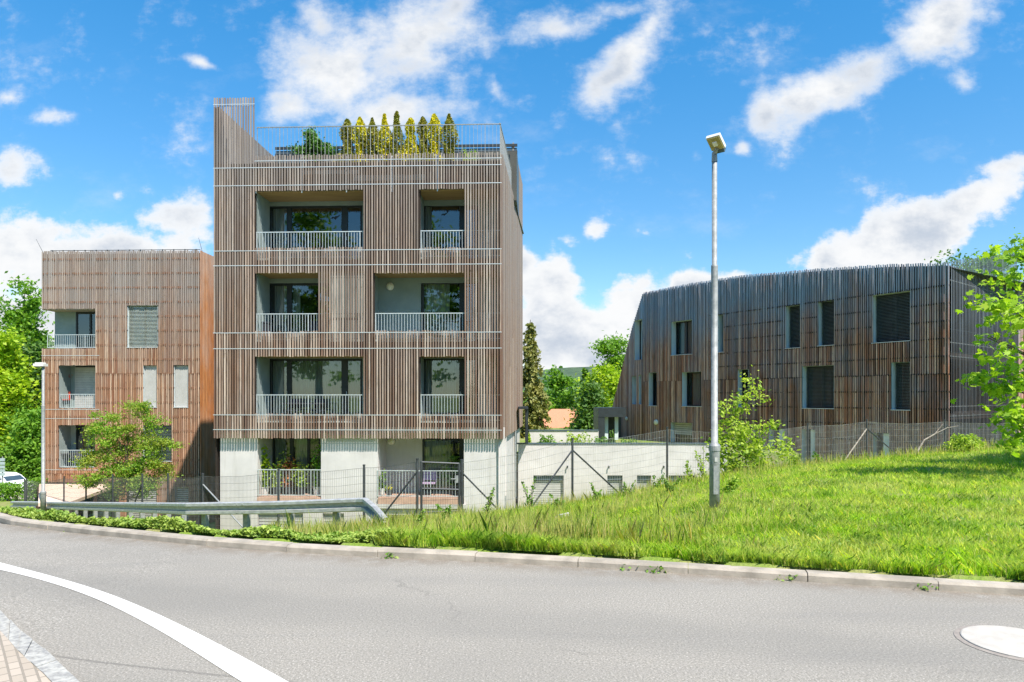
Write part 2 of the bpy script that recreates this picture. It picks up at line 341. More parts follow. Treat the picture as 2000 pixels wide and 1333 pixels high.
rough_mat('forest_far', (.075, .12, .055), (.045, .08, .045), .05, .95, bump=1.0, bscale=.12, bdist=6, detail=8)

# ------------------------------------------------------------------ object helpers
ORG = {}
def tag(o, label=None, cat=None, group=None, kind=None):
    if label: o['label'] = label
    if cat: o['category'] = cat
    if group: o['group'] = group
    if kind: o['kind'] = kind
    return o
def thing(name, label, cat, loc=(0, 0, 0), group=None):
    o = bpy.data.objects.new(name, None); col.objects.link(o); o.location = loc
    o.empty_display_size = .3
    ORG[o] = Vector(loc); return tag(o, label, cat, group)
class MB:
    def __init__(s): s.v = []; s.f = []
    def quad(s, a, b, c, d):
        i = len(s.v); s.v += [tuple(a), tuple(b), tuple(c), tuple(d)]; s.f.append((i, i + 1, i + 2, i + 3))
    def poly(s, pts):
        i = len(s.v); s.v += [tuple(p) for p in pts]; s.f.append(tuple(range(i, i + len(pts))))
    def hexa(s, p):       # 8 points: bottom 0-3 ring, top 4-7 ring
        i = len(s.v); s.v += [tuple(q) for q in p]
        s.f += [(i + 3, i + 2, i + 1, i), (i + 4, i + 5, i + 6, i + 7), (i, i + 1, i + 5, i + 4), (i + 1, i + 2, i + 6, i + 5), (i + 2, i + 3, i + 7, i + 6), (i + 3, i, i + 4, i + 7)]
    def box(s, x0, x1, y0, y1, z0, z1):
        s.hexa([(x0, y0, z0), (x1, y0, z0), (x1, y1, z0), (x0, y1, z0), (x0, y0, z1), (x1, y0, z1), (x1, y1, z1), (x0, y1, z1)])
    def tube(s, pts, rad, n=6, cap=True):
        pts = [Vector(p) for p in pts]
        if not hasattr(rad, '__len__'): rad = [rad] * len(pts)
        base = len(s.v)
        for i, p in enumerate(pts):
            d = (pts[min(i + 1, len(pts) - 1)] - pts[max(i - 1, 0)]).normalized()
            a = d.orthogonal().normalized() if abs(d.z) < .9 else d.cross(Vector((0, 1, 0))).normalized()
            b = d.cross(a).normalized()
            for k in range(n):
                t = 2 * math.pi * k / n
                s.v.append(tuple(p + (a * math.cos(t) + b * math.sin(t)) * rad[i]))
        for i in range(len(pts) - 1):
            for k in range(n):
                a0 = base + i * n + k; a1 = base + i * n + (k + 1) % n
                s.f.append((a0, a1, a1 + n, a0 + n))
        if cap:
            s.f.append(tuple(base + k for k in reversed(range(n)))); s.f.append(tuple(base + (len(pts) - 1) * n + k for k in range(n)))
    def lathe(s, c, prof, n=20):  # prof: list of (radius, z) about the vertical axis through c
        base = len(s.v)
        for r, z in prof:
            for k in range(n):
                t = 2 * math.pi * k / n; s.v.append((c[0] + r * math.cos(t), c[1] + r * math.sin(t), c[2] + z))
        for i in range(len(prof) - 1):
            for k in range(n):
                a0 = base + i * n + k; a1 = base + i * n + (k + 1) % n
                s.f.append((a0, a1, a1 + n, a0 + n))
        s.f.append(tuple(base + k for k in reversed(range(n)))); s.f.append(tuple(base + (len(prof) - 1) * n + k for k in range(n)))
    def build(s, name, mat, parent=None, label=None, smooth=False):
        org = Vector((0, 0, 0)); p = parent
        while p is not None:
            if p in ORG: org = ORG[p]; break
            p = p.parent
        me = bpy.data.meshes.new(name)
        me.from_pydata([(a - org.x, b - org.y, c - org.z) for a, b, c in s.v], [], s.f)
        me.materials.append(M[mat]); me.update()
        if smooth: me.polygons.foreach_set('use_smooth', [True] * len(me.polygons))
        o = bpy.data.objects.new(name, me); col.objects.link(o)
        if parent is not None: o.parent = parent
        if label: o['label'] = label
        return o
def build_np(name, V, k, mat, parent=None, org=(0, 0, 0)):
    """V: (N*k,3) array, N separate k-gons"""
    V = (V - np.array(org)).astype(np.float32)
    n = len(V) // k
    me = bpy.data.meshes.new(name)
    me.vertices.add(len(V)); me.vertices.foreach_set('co', V.ravel())
    me.loops.add(len(V)); me.loops.foreach_set('vertex_index', np.arange(len(V), dtype=np.int32))
    me.polygons.add(n); me.polygons.foreach_set('loop_start', np.arange(0, n * k, k, dtype=np.int32))
    try: me.polygons.foreach_set('loop_total', np.full(n, k, dtype=np.int32))
    except Exception: pass
    me.materials.append(M[mat]); me.update(calc_edges=True)
    o = bpy.data.objects.new(name, me); col.objects.link(o)
    if parent is not None: o.parent = parent
    return o
def at(px, py, Y): return ((px - CX) / F * Y, Y, EYE + (HY - py) / F * Y)

class Plane:
    def __init__(s, o, d):
        L = math.hypot(*d); s.o = o; s.d = (d[0] / L, d[1] / L)
        n = (-s.d[1], s.d[0])
        if n[0] * o[0] + n[1] * o[1] < 0: n = (-n[0], -n[1])
        s.n = n
    def P(s, u, v, z): return (s.o[0] + u * s.d[0] + v * s.n[0], s.o[1] + u * s.d[1] + v * s.n[1], z)
    def inv(s, px, py, v=0.0):
        rx = (px - CX) / F; ox = s.o[0] + v * s.n[0]; oy = s.o[1] + v * s.n[1]
        # ox + u dx = t rx ; oy + u dy = t
        u = (rx * oy - ox) / (s.d[0] - rx * s.d[1]); t = oy + u * s.d[1]
        return u, EYE + (HY - py) / F * t
    def U(s, px, v=0.0): return s.inv(px, 0, v)[0]
    def Z(s, px, py, v=0.0): return s.inv(px, py, v)[1]
    def box(s, mb, u0, u1, v0, v1, z0, z1):
        mb.hexa([s.P(u0, v0, z0), s.P(u1, v0, z0), s.P(u1, v1, z0), s.P(u0, v1, z0), s.P(u0, v0, z1), s.P(u1, v0, z1), s.P(u1, v1, z1), s.P(u0, v1, z1)])
    def rect(s, x0, x1, y0, y1, v=0.0):      # photo rectangle -> (u0,u1,z0,z1)
        xm = (x0 + x1) / 2
        return (s.U(x0, v), s.U(x1, v), s.Z(xm, y1, v), s.Z(xm, y0, v))
def interp(pts):
    xs = [p[0] for p in pts]; ys = [p[1] for p in pts]
    return lambda x: float(np.interp(x, xs, ys))
def subtract(iv, cuts):
    out = [iv]
    for c0, c1 in cuts:
        nx = []
        for a, b in out:
            if c1 <= a or c0 >= b: nx.append((a, b)); continue
            if c0 > a: nx.append((a, c0))
            if c1 < b: nx.append((c1, b))
        out = nx
    return [(a, b) for a, b in out if b - a > .02]
def slats(mb, P, u0, u1, pitch, wid, v0, v1, bot, top, holes, rnd, joints=(), gap=.006, jt=.02, vj=.0, lean=0.0):
    joints = sorted(joints)
    n = int(round((u1 - u0) / pitch)); pitch = (u1 - u0) / n
    for i in range(n):
        u = u0 + (i + .5) * pitch + rnd.uniform(-.004, .004)
        cuts = [(h[2], h[3]) for h in holes if h[0] < u < h[1]]
        for a, b in subtract((bot(u), top(u)), cuts):
            a += rnd.uniform(-jt, jt) * .5; b += rnd.uniform(-jt, jt)
            cutz = [a] + [z + rnd.uniform(-.01, .01) for z in joints if a + .25 < z < b - .25] + [b]
            for z0, z1 in zip(cutz[:-1], cutz[1:]):
                dv = rnd.uniform(-vj, vj)
                P.box(mb, u - wid / 2, u + wid / 2, v0 + dv, v1 + dv, z0 + gap / 2, z1 - gap / 2)
def wall(mb, P, v, us, bot, top, holes):
    """a sheet with rectangular holes; us: breakpoints in u"""
    cu = sorted(set([round(x, 4) for x in us] + [round(h[0], 4) for h in holes if us[0] < h[0] < us[-1]] + [round(h[1], 4) for h in holes if us[0] < h[1] < us[-1]]))
    for a, b in zip(cu[:-1], cu[1:]):
        m = (a + b) / 2
        for z0, z1 in subtract((bot(m), top(m)), [(h[2], h[3]) for h in holes if h[0] < m < h[1]]):
            za = top(a + 1e-4) if abs(z1 - top(m)) < 1e-6 else z1; zb = top(b - 1e-4) if abs(z1 - top(m)) < 1e-6 else z1
            mb.quad(P.P(a, v, z0), P.P(b, v, z0), P.P(b, v, zb), P.P(a, v, za))
def reveal(mb, P, h, v0, v1, sides='LRTB'):
    u0, u1, z0, z1 = h
    if 'L' in sides: mb.quad(P.P(u0, v0, z0), P.P(u0, v1, z0), P.P(u0, v1, z1), P.P(u0, v0, z1))
    if 'R' in sides: mb.quad(P.P(u1, v0, z0), P.P(u1, v0, z1), P.P(u1, v1, z1), P.P(u1, v1, z0))
    if 'T' in sides: mb.quad(P.P(u0, v0, z1), P.P(u0, v1, z1), P.P(u1, v1, z1), P.P(u1, v0, z1))
    if 'B' in sides: mb.quad(P.P(u0, v0, z0), P.P(u1, v0, z0), P.P(u1, v1, z0), P.P(u0, v1, z0))
def window(P, h, v, parent, mull=(), curtain=None, blind=None, fw=.06, room=2.5, label=None, blind_v=-.1, bdrop=1.0, rnd=random.Random(5), handles=(), glass='glass'):
    """window: frame mesh > pane, curtain, blind, handle"""
    u0, u1, z0, z1 = h
    f = MB()
    P.box(f, u0, u1, v, v + .07, z0, z0 + fw); P.box(f, u0, u1, v, v + .07, z1 - fw, z1)
    P.box(f, u0, u0 + fw, v - .002, v + .07, z0, z1); P.box(f, u1 - fw, u1, v - .002, v + .07, z0, z1)
    for a, b in mull: P.box(f, a, b, v - .012, v + .066, z0 + fw, z1 - fw)
    fr = f.build('window', 'frame_dark', parent, label)
    p = MB(); p.quad(P.P(u0 + fw, v + .035, z0 + fw), P.P(u1 - fw, v + .035, z0 + fw), P.P(u1 - fw, v + .035, z1 - fw), P.P(u0 + fw, v + .035, z1 - fw))
    p.build('pane', glass, fr)
    r = MB()    # the room behind
    rv0, rv1 = v + .075, v + room
    a, b, c, d = u0 - .3, u1 + .3, z0 - .02, z1 + .15
    r.quad(P.P(a, rv1, c), P.P(b, rv1, c), P.P(b, rv1, d), P.P(a, rv1, d)); r.quad(P.P(a, rv0, c), P.P(a, rv1, c), P.P(a, rv1, d), P.P(a, rv0, d))
    r.quad(P.P(b, rv0, c), P.P(b, rv1, c), P.P(b, rv1, d), P.P(b, rv0, d)); r.quad(P.P(a, rv0, d), P.P(b, rv0, d), P.P(b, rv1, d), P.P(a, rv1, d))
    r.quad(P.P(a, rv0, c), P.P(b, rv0, c), P.P(b, rv1, c), P.P(a, rv1, c))
    r.build('room', 'room_wall', fr)
    if curtain:
        c_ = MB()
        for ca, cb in curtain:
            n = max(6, int((cb - ca) / .035)); prev = None
            for i in range(n + 1):
                u = ca + (cb - ca) * i / n; vv = v + .2 + .035 * math.sin(i * 1.35 + rnd.random() * .5)
                if prev: c_.quad(P.P(prev[0], prev[1], z0 + .05), P.P(u, vv, z0 + .05), P.P(u, vv, z1 - .02), P.P(prev[0], prev[1], z1 - .02))
                prev = (u, vv)
        c_.build('curtain', 'curtain', fr)
    if blind:
        b_ = MB(); zz = z1 - .02; zend = z1 - (z1 - z0) * bdrop + .04; pit = blind[1]
        while zz > zend:
            t = blind[2]
            P.box(b_, u0 + .02, u1 - .02, v + blind_v, v + blind_v + .045, zz - t, zz); zz -= pit
        b_.build('blind', blind[0], fr)
    for (hu, hz) in handles:
        h_ = MB(); P.box(h_, hu - .012, hu + .012, v - .05, v - .035, hz - .07, hz + .07); P.box(h_, hu - .012, hu + .012, v - .05, v, hz + .03, hz + .055); h_.build('handle', 'rail_light', fr)
    return fr
def railing(P, u0, u1, zt, zb, v, parent, pitch=.11, name='railing', mat='rail_light', post=1.95, w_=.014, label=None):
    mb = MB()
    P.box(mb, u0, u1, v - .018, v + .018, zt - .03, zt); P.box(mb, u0, u1, v - .015, v + .015, zb, zb + .03)
    n = max(2, int((u1 - u0) / pitch)); k = max(1, round(post / pitch))
    for i in range(n + 1):
        u = u0 + .02 + (u1 - u0 - .04) * i / n; ww = w_ * 2 if i % k == 0 else w_
        P.box(mb, u - ww / 2, u + ww / 2, v - ww / 2, v + ww / 2, zb + .03, zt - .03)
    return mb.build(name, mat, parent, label)
def disc_lamp(P, u, z, v, r, parent):
    mb = MB(); n = 20; c = []
    prof = [(r, 0), (r, -.03), (r * .92, -.07), (r * .6, -.10)]
    base = 0
    for rr, dv in prof:
        for k in range(n):
            t = 2 * math.pi * k / n; mb.v.append(P.P(u + rr * math.cos(t), v + dv, z + rr * math.sin(t)))
    for i in range(len(prof) - 1):
        for k in range(n):
            a0 = i * n + k; a1 = i * n + (k + 1) % n; mb.f.append((a0, a1, a1 + n, a0 + n))
    mb.f.append(tuple((len(prof) - 1) * n + k for k in range(n)))
    return mb.build('wall_lamp', 'lamp_glass', parent, smooth=True)

# ------------------------------------------------------------------ terrain
def road_z(x):
    t = np.maximum(0, -np.asarray(x, float) - 3.0)
    return -.05 * t * t / (t + 1.5)
KP = [(2400, 1192), (2000, 1163), (1802, 1152), (1604, 1139), (1400, 1125), (1225, 1114), (1050, 1103.5), (875, 1095), (700, 1087), (560, 1079), (420, 1069), (280, 1055), (140, 1041), (0, 1023)]
kerb = []
for px, py in KP:
    z = 0.0
    for _ in range(8):
        Y = (EYE - z) * F / (py - HY); X = (px - CX) / F * Y; z = float(road_z(X))
    kerb.append((X, Y))
e0 = kerb[0]; t0 = (kerb[0][0] - kerb[2][0], kerb[0][1] - kerb[2][1])
kerb = [(e0[0] + t0[0] * 40, e0[1] + t0[1] * 34), (e0[0] + t0[0] * 8, e0[1] + t0[1] * 7.4)] + kerb + [(-9.9, 12.1), (-12.2, 13.2), (-16, 14.4), (-22, 15.6), (-32, 17), (-60, 20), (-150, 28)]
kx = np.array([k[0] for k in kerb][::-1]); ky = np.array([k[1] for k in kerb][::-1])
def kerb_y(x): return np.interp(x, kx, ky)
CP = []      # control points: x, y, z of the ground beyond the kerb
def cp(px, py, Y): CP.append(at(px, py, Y))
for (x, y) in kerb[2:-3]: CP.append((x, y, float(road_z(x)) + .085)); CP.append((x * 1.03, y + .35, float(road_z(x)) + .07))
CP += [(X, Y, Z) for X, Y, Z in [
    (-25.5, 33, -4.0), (-20, 28, -3.1), (-14.8, 23, -2.6), (-10.5, 19, -2.15), (-8.0, 17, -1.85), (-5.8, 16.2, -1.7), (-3.3, 15.3, -1.38), (-2.3, 13.0, -.98),
    (-24.2, 34, -4.15), (-19, 29, -3.45), (-14.6, 25, -3.0), (-10.8, 21.5, -2.55), (-8.8, 19.5, -2.3), (-6.2, 18, -2.0), (-3.7, 17, -1.8), (-2.2, 16, -1.32), (-1.2, 16.3, -1.35),
    (1.55, 17.5, -1.2), (4.3, 19, -.95), (6.85, 20, -.8), (9.3, 21.5, -.85), (11.7, 22.5, -.85), (15.2, 24, -.9), (19.5, 26, -.9),
    (-.5, 13, -.85), (1.1, 14.5, -.80), (2.8, 15, -.72), (4.1, 14, -.36), (5.2, 14, -.14), (7.1, 14.5, .02), (9.0, 15, .12), (11.6, 15.5, .30), (16, 17, .5),
    (2.9, 9.7, .0), (5.5, 9.5, .05), (8, 9, .14), (11, 9.5, .25), (0, 8.5, -.28), (0, 11, -.55), (1.35, 9, -.27), (1.8, 12, -.5), (-.95, 8.5, -.26), (-1.25, 11, -.58), (3.6, 12, -.2), (6.5, 12, .08), (9.5, 12, .22),
    (2, 24, -3.4), (1.5, 30, -4.1), (5, 30, -4.1), (8, 29, -3.6), (12, 28, -2.2), (16, 27, -2.0), (20, 26, -1.8), (11, 34, -2.6), (4, 25, -3.0), (0, 20, -2.6),
    (-11, 25, -3.5), (-5, 25, -3.4), (-1, 25, -3.4), (-17, 33, -4.8), (-24, 35, -4.8), (-14, 36, -4.9), (-5, 38, -4.8), (-28, 42, -5.2), (-36, 50, -5.5), (-30, 60, -5.6), (-45, 60, -5.6),
    (0, 50, -4.5), (20, 45, -1.6), (30, 30, -1.0), (20, 60, -4), (40, 50, -2), (-60, 80, -6), (0, 90, -7), (60, 90, -6), (28, 15, .6), (-34, 40, -4.6)]]
_ky = interp([(k[0], k[1]) for k in KP[::-1]]); _fy = interp([(-200, 992), (0, 1001), (25, 1003), (370, 1026), (715, 1042)])
for _px in (-200, -90, 0, 100, 200, 300, 400, 500, 600, 700, 780):
    yb_ = _ky(_px) if _px >= 0 else 1023 + _px * .06; z_ = 0.0
    for _ in range(8): Yk = (EYE - z_) * F / (yb_ - HY); z_ = float(road_z((_px - CX) / F * Yk))
    yk_ = HY + (EYE - z_ - .09) * F / (Yk + .13)
    for dY, fr_ in ((.9, .3), (2.2, .55), (4.2, .8)):
        Y_ = Yk + dY; y_ = yk_ + (_fy(_px) - yk_) * fr_; CP.append(((_px - CX) / F * Y_, Y_, EYE - (y_ - HY) / F * Y_ - .15 - .022 * max(0, Y_ - 10)))
CPa = np.array(CP)
def _phi(r2): return .5 * r2 * np.log(r2 + 1e-9)
_n = len(CPa); _A = np.zeros((_n + 3, _n + 3))
_d = ((CPa[:, None, :2] - CPa[None, :, :2]) ** 2).sum(-1)
_A[:_n, :_n] = _phi(_d) + np.eye(_n) * .06; _A[:_n, _n] = 1; _A[:_n, _n + 1:] = CPa[:, :2]; _A[_n, :_n] = 1; _A[_n + 1:, :_n] = CPa[:, :2].T
_w = np.linalg.solve(_A, np.concatenate([CPa[:, 2], np.zeros(3)]))
def tps(x, y):
    x = np.atleast_1d(np.asarray(x, float)); y = np.atleast_1d(np.asarray(y, float)); o = np.empty_like(x)
    for i in range(0, len(x), 20000):
        xs, ys = x[i:i + 20000], y[i:i + 20000]
        r2 = (xs[:, None] - CPa[None, :, 0]) ** 2 + (ys[:, None] - CPa[None, :, 1]) ** 2
        o[i:i + 20000] = _phi(r2) @ _w[:_n] + _w[_n] + xs * _w[_n + 1] + ys * _w[_n + 2]
    return o
def gz(x, y):
    x = np.atleast_1d(np.asarray(x, float)); y = np.atleast_1d(np.asarray(y, float))
    z = np.clip(tps(np.clip(x, -60, 60), np.clip(y, -5, 90)), -7.5, 1.2)
    rim = kerb_y(x); dist = y - rim
    rz = road_z(x)
    near = rz + .085
    t = np.clip((dist - .1) / .8, 0, 1)
    z = np.where(dist < .9, near * (1 - t) + z * t, z)
    z = np.where(dist < .13, rz - .12, z)
    far = np.clip((np.hypot(x, y - 30) - 75) / 60, 0, 1)
    return z * (1 - far) + (-6.5) * far
def g1(x, y): return float(gz(x, y)[0])
def axis(lo, hi, step, far, fac=1.25):
    a = list(np.arange(lo, hi + 1e-6, step)); s = step; v = hi
    while v < far: s *= fac; v += s; a.append(v)
    s = step; v = lo
    while v > -far: s *= fac; v -= s; a.insert(0, v)
    return np.array(a)
gxs = axis(-30, 26, .25, 4000); gys = axis(2, 40, .22, 4000)
GX, GY = np.meshgrid(gxs, gys); GZ = gz(GX.ravel(), GY.ravel()).reshape(GX.shape)
# bumps of the verge
GZ += np.where((GY - kerb_y(GX) > .6) & (GY < 30), .03 * np.sin(GX * 3.1 + np.sin(GY * 2.3) * 1.5) * np.cos(GY * 2.7), 0)
# keep the fall of the terrain clear of the sheets laid on it
me = bpy.data.meshes.new('ground'); nx_, ny_ = len(gxs), len(gys)
idx = np.arange(nx_ * ny_).reshape(ny_, nx_)
faces = np.stack([idx[:-1, :-1], idx[:-1, 1:], idx[1:, 1:], idx[1:, :-1]], -1).reshape(-1, 4)
me.from_pydata(np.stack([GX.ravel(), GY.ravel(), GZ.ravel()], 1).tolist(), [], faces.tolist()); me.materials.append(M['soil'])
me.polygons.foreach_set('use_smooth', [True] * len(me.polygons))
ground = bpy.data.objects.new('ground', me); col.objects.link(ground); tag(ground, kind='structure')

# road: strips across from the kerb line towards (and past) the camera
mb = MB()
rx = np.concatenate([np.arange(-150, -30, 8), np.arange(-30, 30, .5), np.arange(30, 60, 5)])
for a, b in zip(rx[:-1], rx[1:]):
    dd_ = (0, .15, .4, .9, 2, 3.5, 5, 9, 14, 22, 40); ys0 = [kerb_y(a) - d for d in dd_]; ys1 = [kerb_y(b) - d for d in dd_]
    za, zb = float(road_z(a)), float(road_z(b))
    for i in range(10): mb.quad((a, ys0[i + 1], za), (b, ys1[i + 1], zb), (b, ys1[i], zb), (a, ys0[i], za))
road = tag(mb.build('road', 'asphalt'), kind='structure')
_v = np.empty(len(road.data.vertices) * 3); road.data.vertices.foreach_get('co', _v); _v = _v.reshape(-1, 3)
road.data.attributes.new('kerb_distance', 'FLOAT', 'POINT').data.foreach_set('value', (kerb_y(_v[:, 0]) - _v[:, 1]).astype(np.float32))
# kerb stones
def offset_line(pts, d):
    o = []
    for i, p in enumerate(pts):
        a = pts[max(i - 1, 0)]; b = pts[min(i + 1, len(pts) - 1)]; tx, ty = b[0] - a[0], b[1] - a[1]; L = math.hypot(tx, ty)
        o.append((p[0] - ty / L * d, p[1] + tx / L * d))
    return o
def resample(pts, step):
    o = [pts[0]]; acc_ = 0
    for a, b in zip(pts[:-1], pts[1:]):
        L = math.dist(a, b); t = step - acc_
        while t < L: o.append((a[0] + (b[0] - a[0]) * t / L, a[1] + (b[1] - a[1]) * t / L)); t += step
        acc_ = (acc_ + L) % step
    return o
rk = random.Random(3)
kl = [k for k in kerb if -40 < k[0] < 40][::-1]    # left to right
kr = resample(kl, 1.0); ko = offset_line(kr, .13)
mb = MB()
for i in range(len(kr) - 1):
    a, b, c, d = Vector(kr[i]), Vector(kr[i + 1]), Vector(ko[i + 1]), Vector(ko[i])
    g = (b - a) * .003
    dz = rk.uniform(-.004, .004); za = float(road_z(a.x)); zb = float(road_z(b.x)); hh = .072
    jo = Vector((0, 1)) * rk.uniform(-.004, .004)
    a, b, c, d = a + g + jo, b - g + jo, c - g + jo, d + g + jo
    a2, b2 = a + (d - a) * .12, b + (c - b) * .12
    # bevelled road edge
    i0 = len(mb.v)
    ring = lambda p, q, r_, z: [(p.x, p.y, z - .15), (p.x, p.y, z + hh - .02 + dz), (q.x, q.y, z + hh + dz), (r_.x, r_.y, z + hh + dz), (r_.x, r_.y, z - .15)]
    mb.v += ring(a, a2, d, za) + ring(b, b2, c, zb)
    for k in range(5): mb.f.append((i0 + k, i0 + (k + 1) % 5, i0 + 5 + (k + 1) % 5, i0 + 5 + k))
    mb.f += [tuple(i0 + k for k in reversed(range(5))), tuple(i0 + 5 + k for k in range(5))]
tag(mb.build('kerb', 'kerb_concrete'), kind='structure')
# white line
def on_road(px, py, z=0.0):
    X = 0
    for _ in range(8): Y = (EYE - z) * F / (py - HY); X = (px - CX) / F * Y; z = float(road_z(X))
    return (X, Y, z)
up = [on_road(*p) for p in [(0, 1100), (70, 1117), (140, 1138), (210, 1161), (280, 1187), (350, 1220), (455, 1275), (563, 1333)]]
lo = [on_road(*p) for p in [(0, 1114), (70, 1131), (140, 1152.5), (210, 1181), (280, 1215), (350, 1256), (410, 1294), (472, 1333)]]
def dens(pts, n):
    p = np.array(pts); t = np.linspace(0, 1, len(p)); q = np.linspace(0, 1, n)
    P_ = np.polyfit(t, p[:, 0], 4), np.polyfit(t, p[:, 1], 4)
    return [(float(np.polyval(P_[0], k)), float(np.polyval(P_[1], k))) for k in q]
up = dens(up, 40); lo = dens(lo, 40)
exA = [(up[0][0] - .9 * k, up[0][1] + .95 * k) for k in range(12, 0, -1)]; exB = [(lo[0][0] - .9 * k, lo[0][1] + .95 * k) for k in range(12, 0, -1)]
du = (up[-1][0] - up[-3][0], up[-1][1] - up[-3][1]); dl = (lo[-1][0] - lo[-3][0], lo[-1][1] - lo[-3][1])
up = exA + up + [(up[-1][0] + du[0] * k * 2, up[-1][1] + du[1] * k * 2) for k in range(1, 14)]; lo = exB + lo + [(lo[-1][0] + dl[0] * k * 2, lo[-1][1] + dl[1] * k * 2) for k in range(1, 14)]
mb = MB()
for i in range(len(up) - 1):
    q = [lo[i], lo[i + 1], up[i + 1], up[i]]
    mb.quad(*[(x, y, float(road_z(x)) + .004) for x, y in q])
tag(mb.build('road_marking', 'road_paint'), kind='structure')
# near pavement with its granite kerb (bottom left)
o1 = [on_road(*p, .0)[:2] for p in [(0, 1204), (42, 1249), (87, 1284), (136, 1333)]]
o2 = [on_road(*p, .0)[:2] for p in [(0, 1246), (35, 1287), (60, 1311), (84, 1333)]]
d1 = (o1[-1][0] - o1[-2][0], o1[-1][1] - o1[-2][1]); o1 = [(-5.2, 6.3), (-4.6, 5.7)] + o1 + [(o1[-1][0] + d1[0] * k, o1[-1][1] + d1[1] * k) for k in (1.5, 4, 8)]
o2 = [(-5.45, 6.1), (-4.85, 5.45)] + o2 + [(o2[-1][0] + d1[0] * k, o2[-1][1] + d1[1] * k) for k in (1.5, 4, 8)]
mb = MB(); pv = MB()
for i in range(len(o1) - 1):
    for (ta, tb) in ((0.0, .49), (.51, 1.0)):
        L = lambda p, q, t: (p[0] + (q[0] - p[0]) * t, p[1] + (q[1] - p[1]) * t)
        a, b, c, d = L(o1[i], o1[i + 1], ta), L(o1[i], o1[i + 1], tb), L(o2[i], o2[i + 1], tb), L(o2[i], o2[i + 1], ta)
        za = float(road_z(a[0])); h_ = .055 + rk.uniform(-.006, .006)
        mb.hexa([(*d, za - .1), (*c, za - .1), (*b, za - .1), (*a, za - .1), (*d, za + h_), (*c, za + h_), (*b, za + h_), (*a, za + h_)])
    z_ = float(road_z(o2[i][0])) + .05; zc = float(road_z(o2[i + 1][0])) + .05
    pv.quad((o2[i][0] - 8, o2[i][1] - 3, z_), (o2[i + 1][0] - 8, o2[i + 1][1] - 3, zc), (*o2[i + 1], zc), (*o2[i], z_))
tag(mb.build('pavement_kerb', 'granite'), kind='structure'); tag(pv.build('pavement', 'paving'), kind='structure')
# manhole
mx, my = (1990 - CX) / F * 4.42, 4.42
t = thing('manhole_cover', 'round off-white manhole cover set in the asphalt beside the open road', 'manhole cover', (mx, my, 0))
mb = MB(); mb.lathe((mx, my, 0), [(.355, -.02), (.355, .0035), (.33, .006)], 40); mb.build('ring', 'cover_ring', t)
mb = MB(); mb.lathe((mx, my, 0), [(.318, -.02), (.318, .012), (.31, .015)], 40); mb.build('lid', 'cover', t)

# far hills
def hills(name, Y0, pts, depth, mat):
    mb = MB(); n = 160; xs = np.linspace(-1.5, 1.5, n) * Y0; f = interp(pts)
    rr = np.random.RandomState(4); jag = np.convolve(rr.rand(n), np.ones(3) / 3, 'same') * .012 * Y0
    hgt = [EYE + (HY - f(CX + x / Y0 * F)) / F * Y0 + j for x, j in zip(xs, jag)]
    rows = [(0, -8), (.4, .55), (1.0, 1.0), (1.6, .6), (2.4, -8)]
    i0 = 0
    for dy, k in rows:
        for x, h in zip(xs, hgt): mb.v.append((x, Y0 + (dy - 1) * depth, (h if k == 1.0 else (h * k if k > 0 else k))))
    for r in range(len(rows) - 1):
        for i in range(n - 1): mb.f.append((r * n + i, r * n + i + 1, (r + 1) * n + i + 1, (r + 1) * n + i))
    tag(mb.build(name, mat, smooth=True), kind='structure')
hills('hills', 900, [(-600, 700), (200, 722), (900, 735), (1060, 730), (1150, 727), (1300, 735), (1500, 715), (2600, 690)], 150, 'forest_far')

# ================================================================== TALL BUILDING (centre)
YR = 25.0; XR = (980 - CX) / F * YR; ta = .037
YL = (YR + ta * (-.375 - 0) + 0) ; YL = (25 - ta * .375) / (1 - ta * .4374); XL = (417 - CX) / F * YL
PB = Plane((XL, YL), (XR - XL, YR - YL)); WB = math.hypot(XR - XL, YR - YL)
# right side plane, splayed; left side plane, square
PBs = Plane((XR, YR), (.081, 1.0)); PBs.n = (-PBs.d[1], PBs.d[0])      # v positive = inside (left)
DS = 11.3                                                              # depth of the side
rb = random.Random(11)
U = PB.U
ZF = lambda y, px=700, v=0: PB.Z(px, y, v)
z_fin = ZF(192, 450); z_top = ZF(302); z_bot = ZF(857)
ceil = [ZF(370), ZF(529), ZF(694), ZF(846)]; floor = [ZF(506), ZF(667), ZF(826), ZF(975)]
t = tall = thing('apartment_building', 'tallest building, four open floors behind weathered vertical timber battens, pale plinth and planted roof terrace', 'apartment building', (PB.P(WB / 2, 5, -3.4)))
holesB = [PB.rect(*r) for r in [(498, 708.5, 373, 484), (820, 905, 370, 484), (498, 623, 534, 648), (730, 905, 534, 646), (498, 710, 697, 809), (820, 905, 697, 809)]]
fullB = [(U(498), U(709), floor[0], ceil[0]), (U(820), U(978), floor[0], ceil[0]), (U(498), U(712), floor[1], ceil[1]), (U(730), U(978), floor[1], ceil[1]), (U(498), U(712), floor[2], ceil[2]), (U(820), U(978), floor[2], ceil[2])]
railz = [ZF(y) for y in (326, 361, 489, 518, 650, 681, 811, 840)]
mb = MB()
uF = U(498)
slats(mb, PB, 0, uF, .1, .050, -.03, .012, lambda u: z_bot, lambda u: z_fin, [], rb, joints=railz[0::2] + [ZF(205)], jt=.015, vj=.005)
slats(mb, PB, uF, WB, .0985, .048, -.03, .012, lambda u: z_bot, lambda u: z_top, holesB, rb, joints=railz[0::2], jt=.03)
mb.build('batten_cladding', 'larch_tall', t)
mb = MB()
for z in railz: PB.box(mb, 0, WB, -.036, -.031, z - .012, z + .012)
PB.box(mb, 0, uF, -.036, -.031, ZF(205, 450) - .012, ZF(205, 450) + .012)
PB.box(mb, uF, WB, -.036, -.031, ZF(313) - .012, ZF(313) + .012)
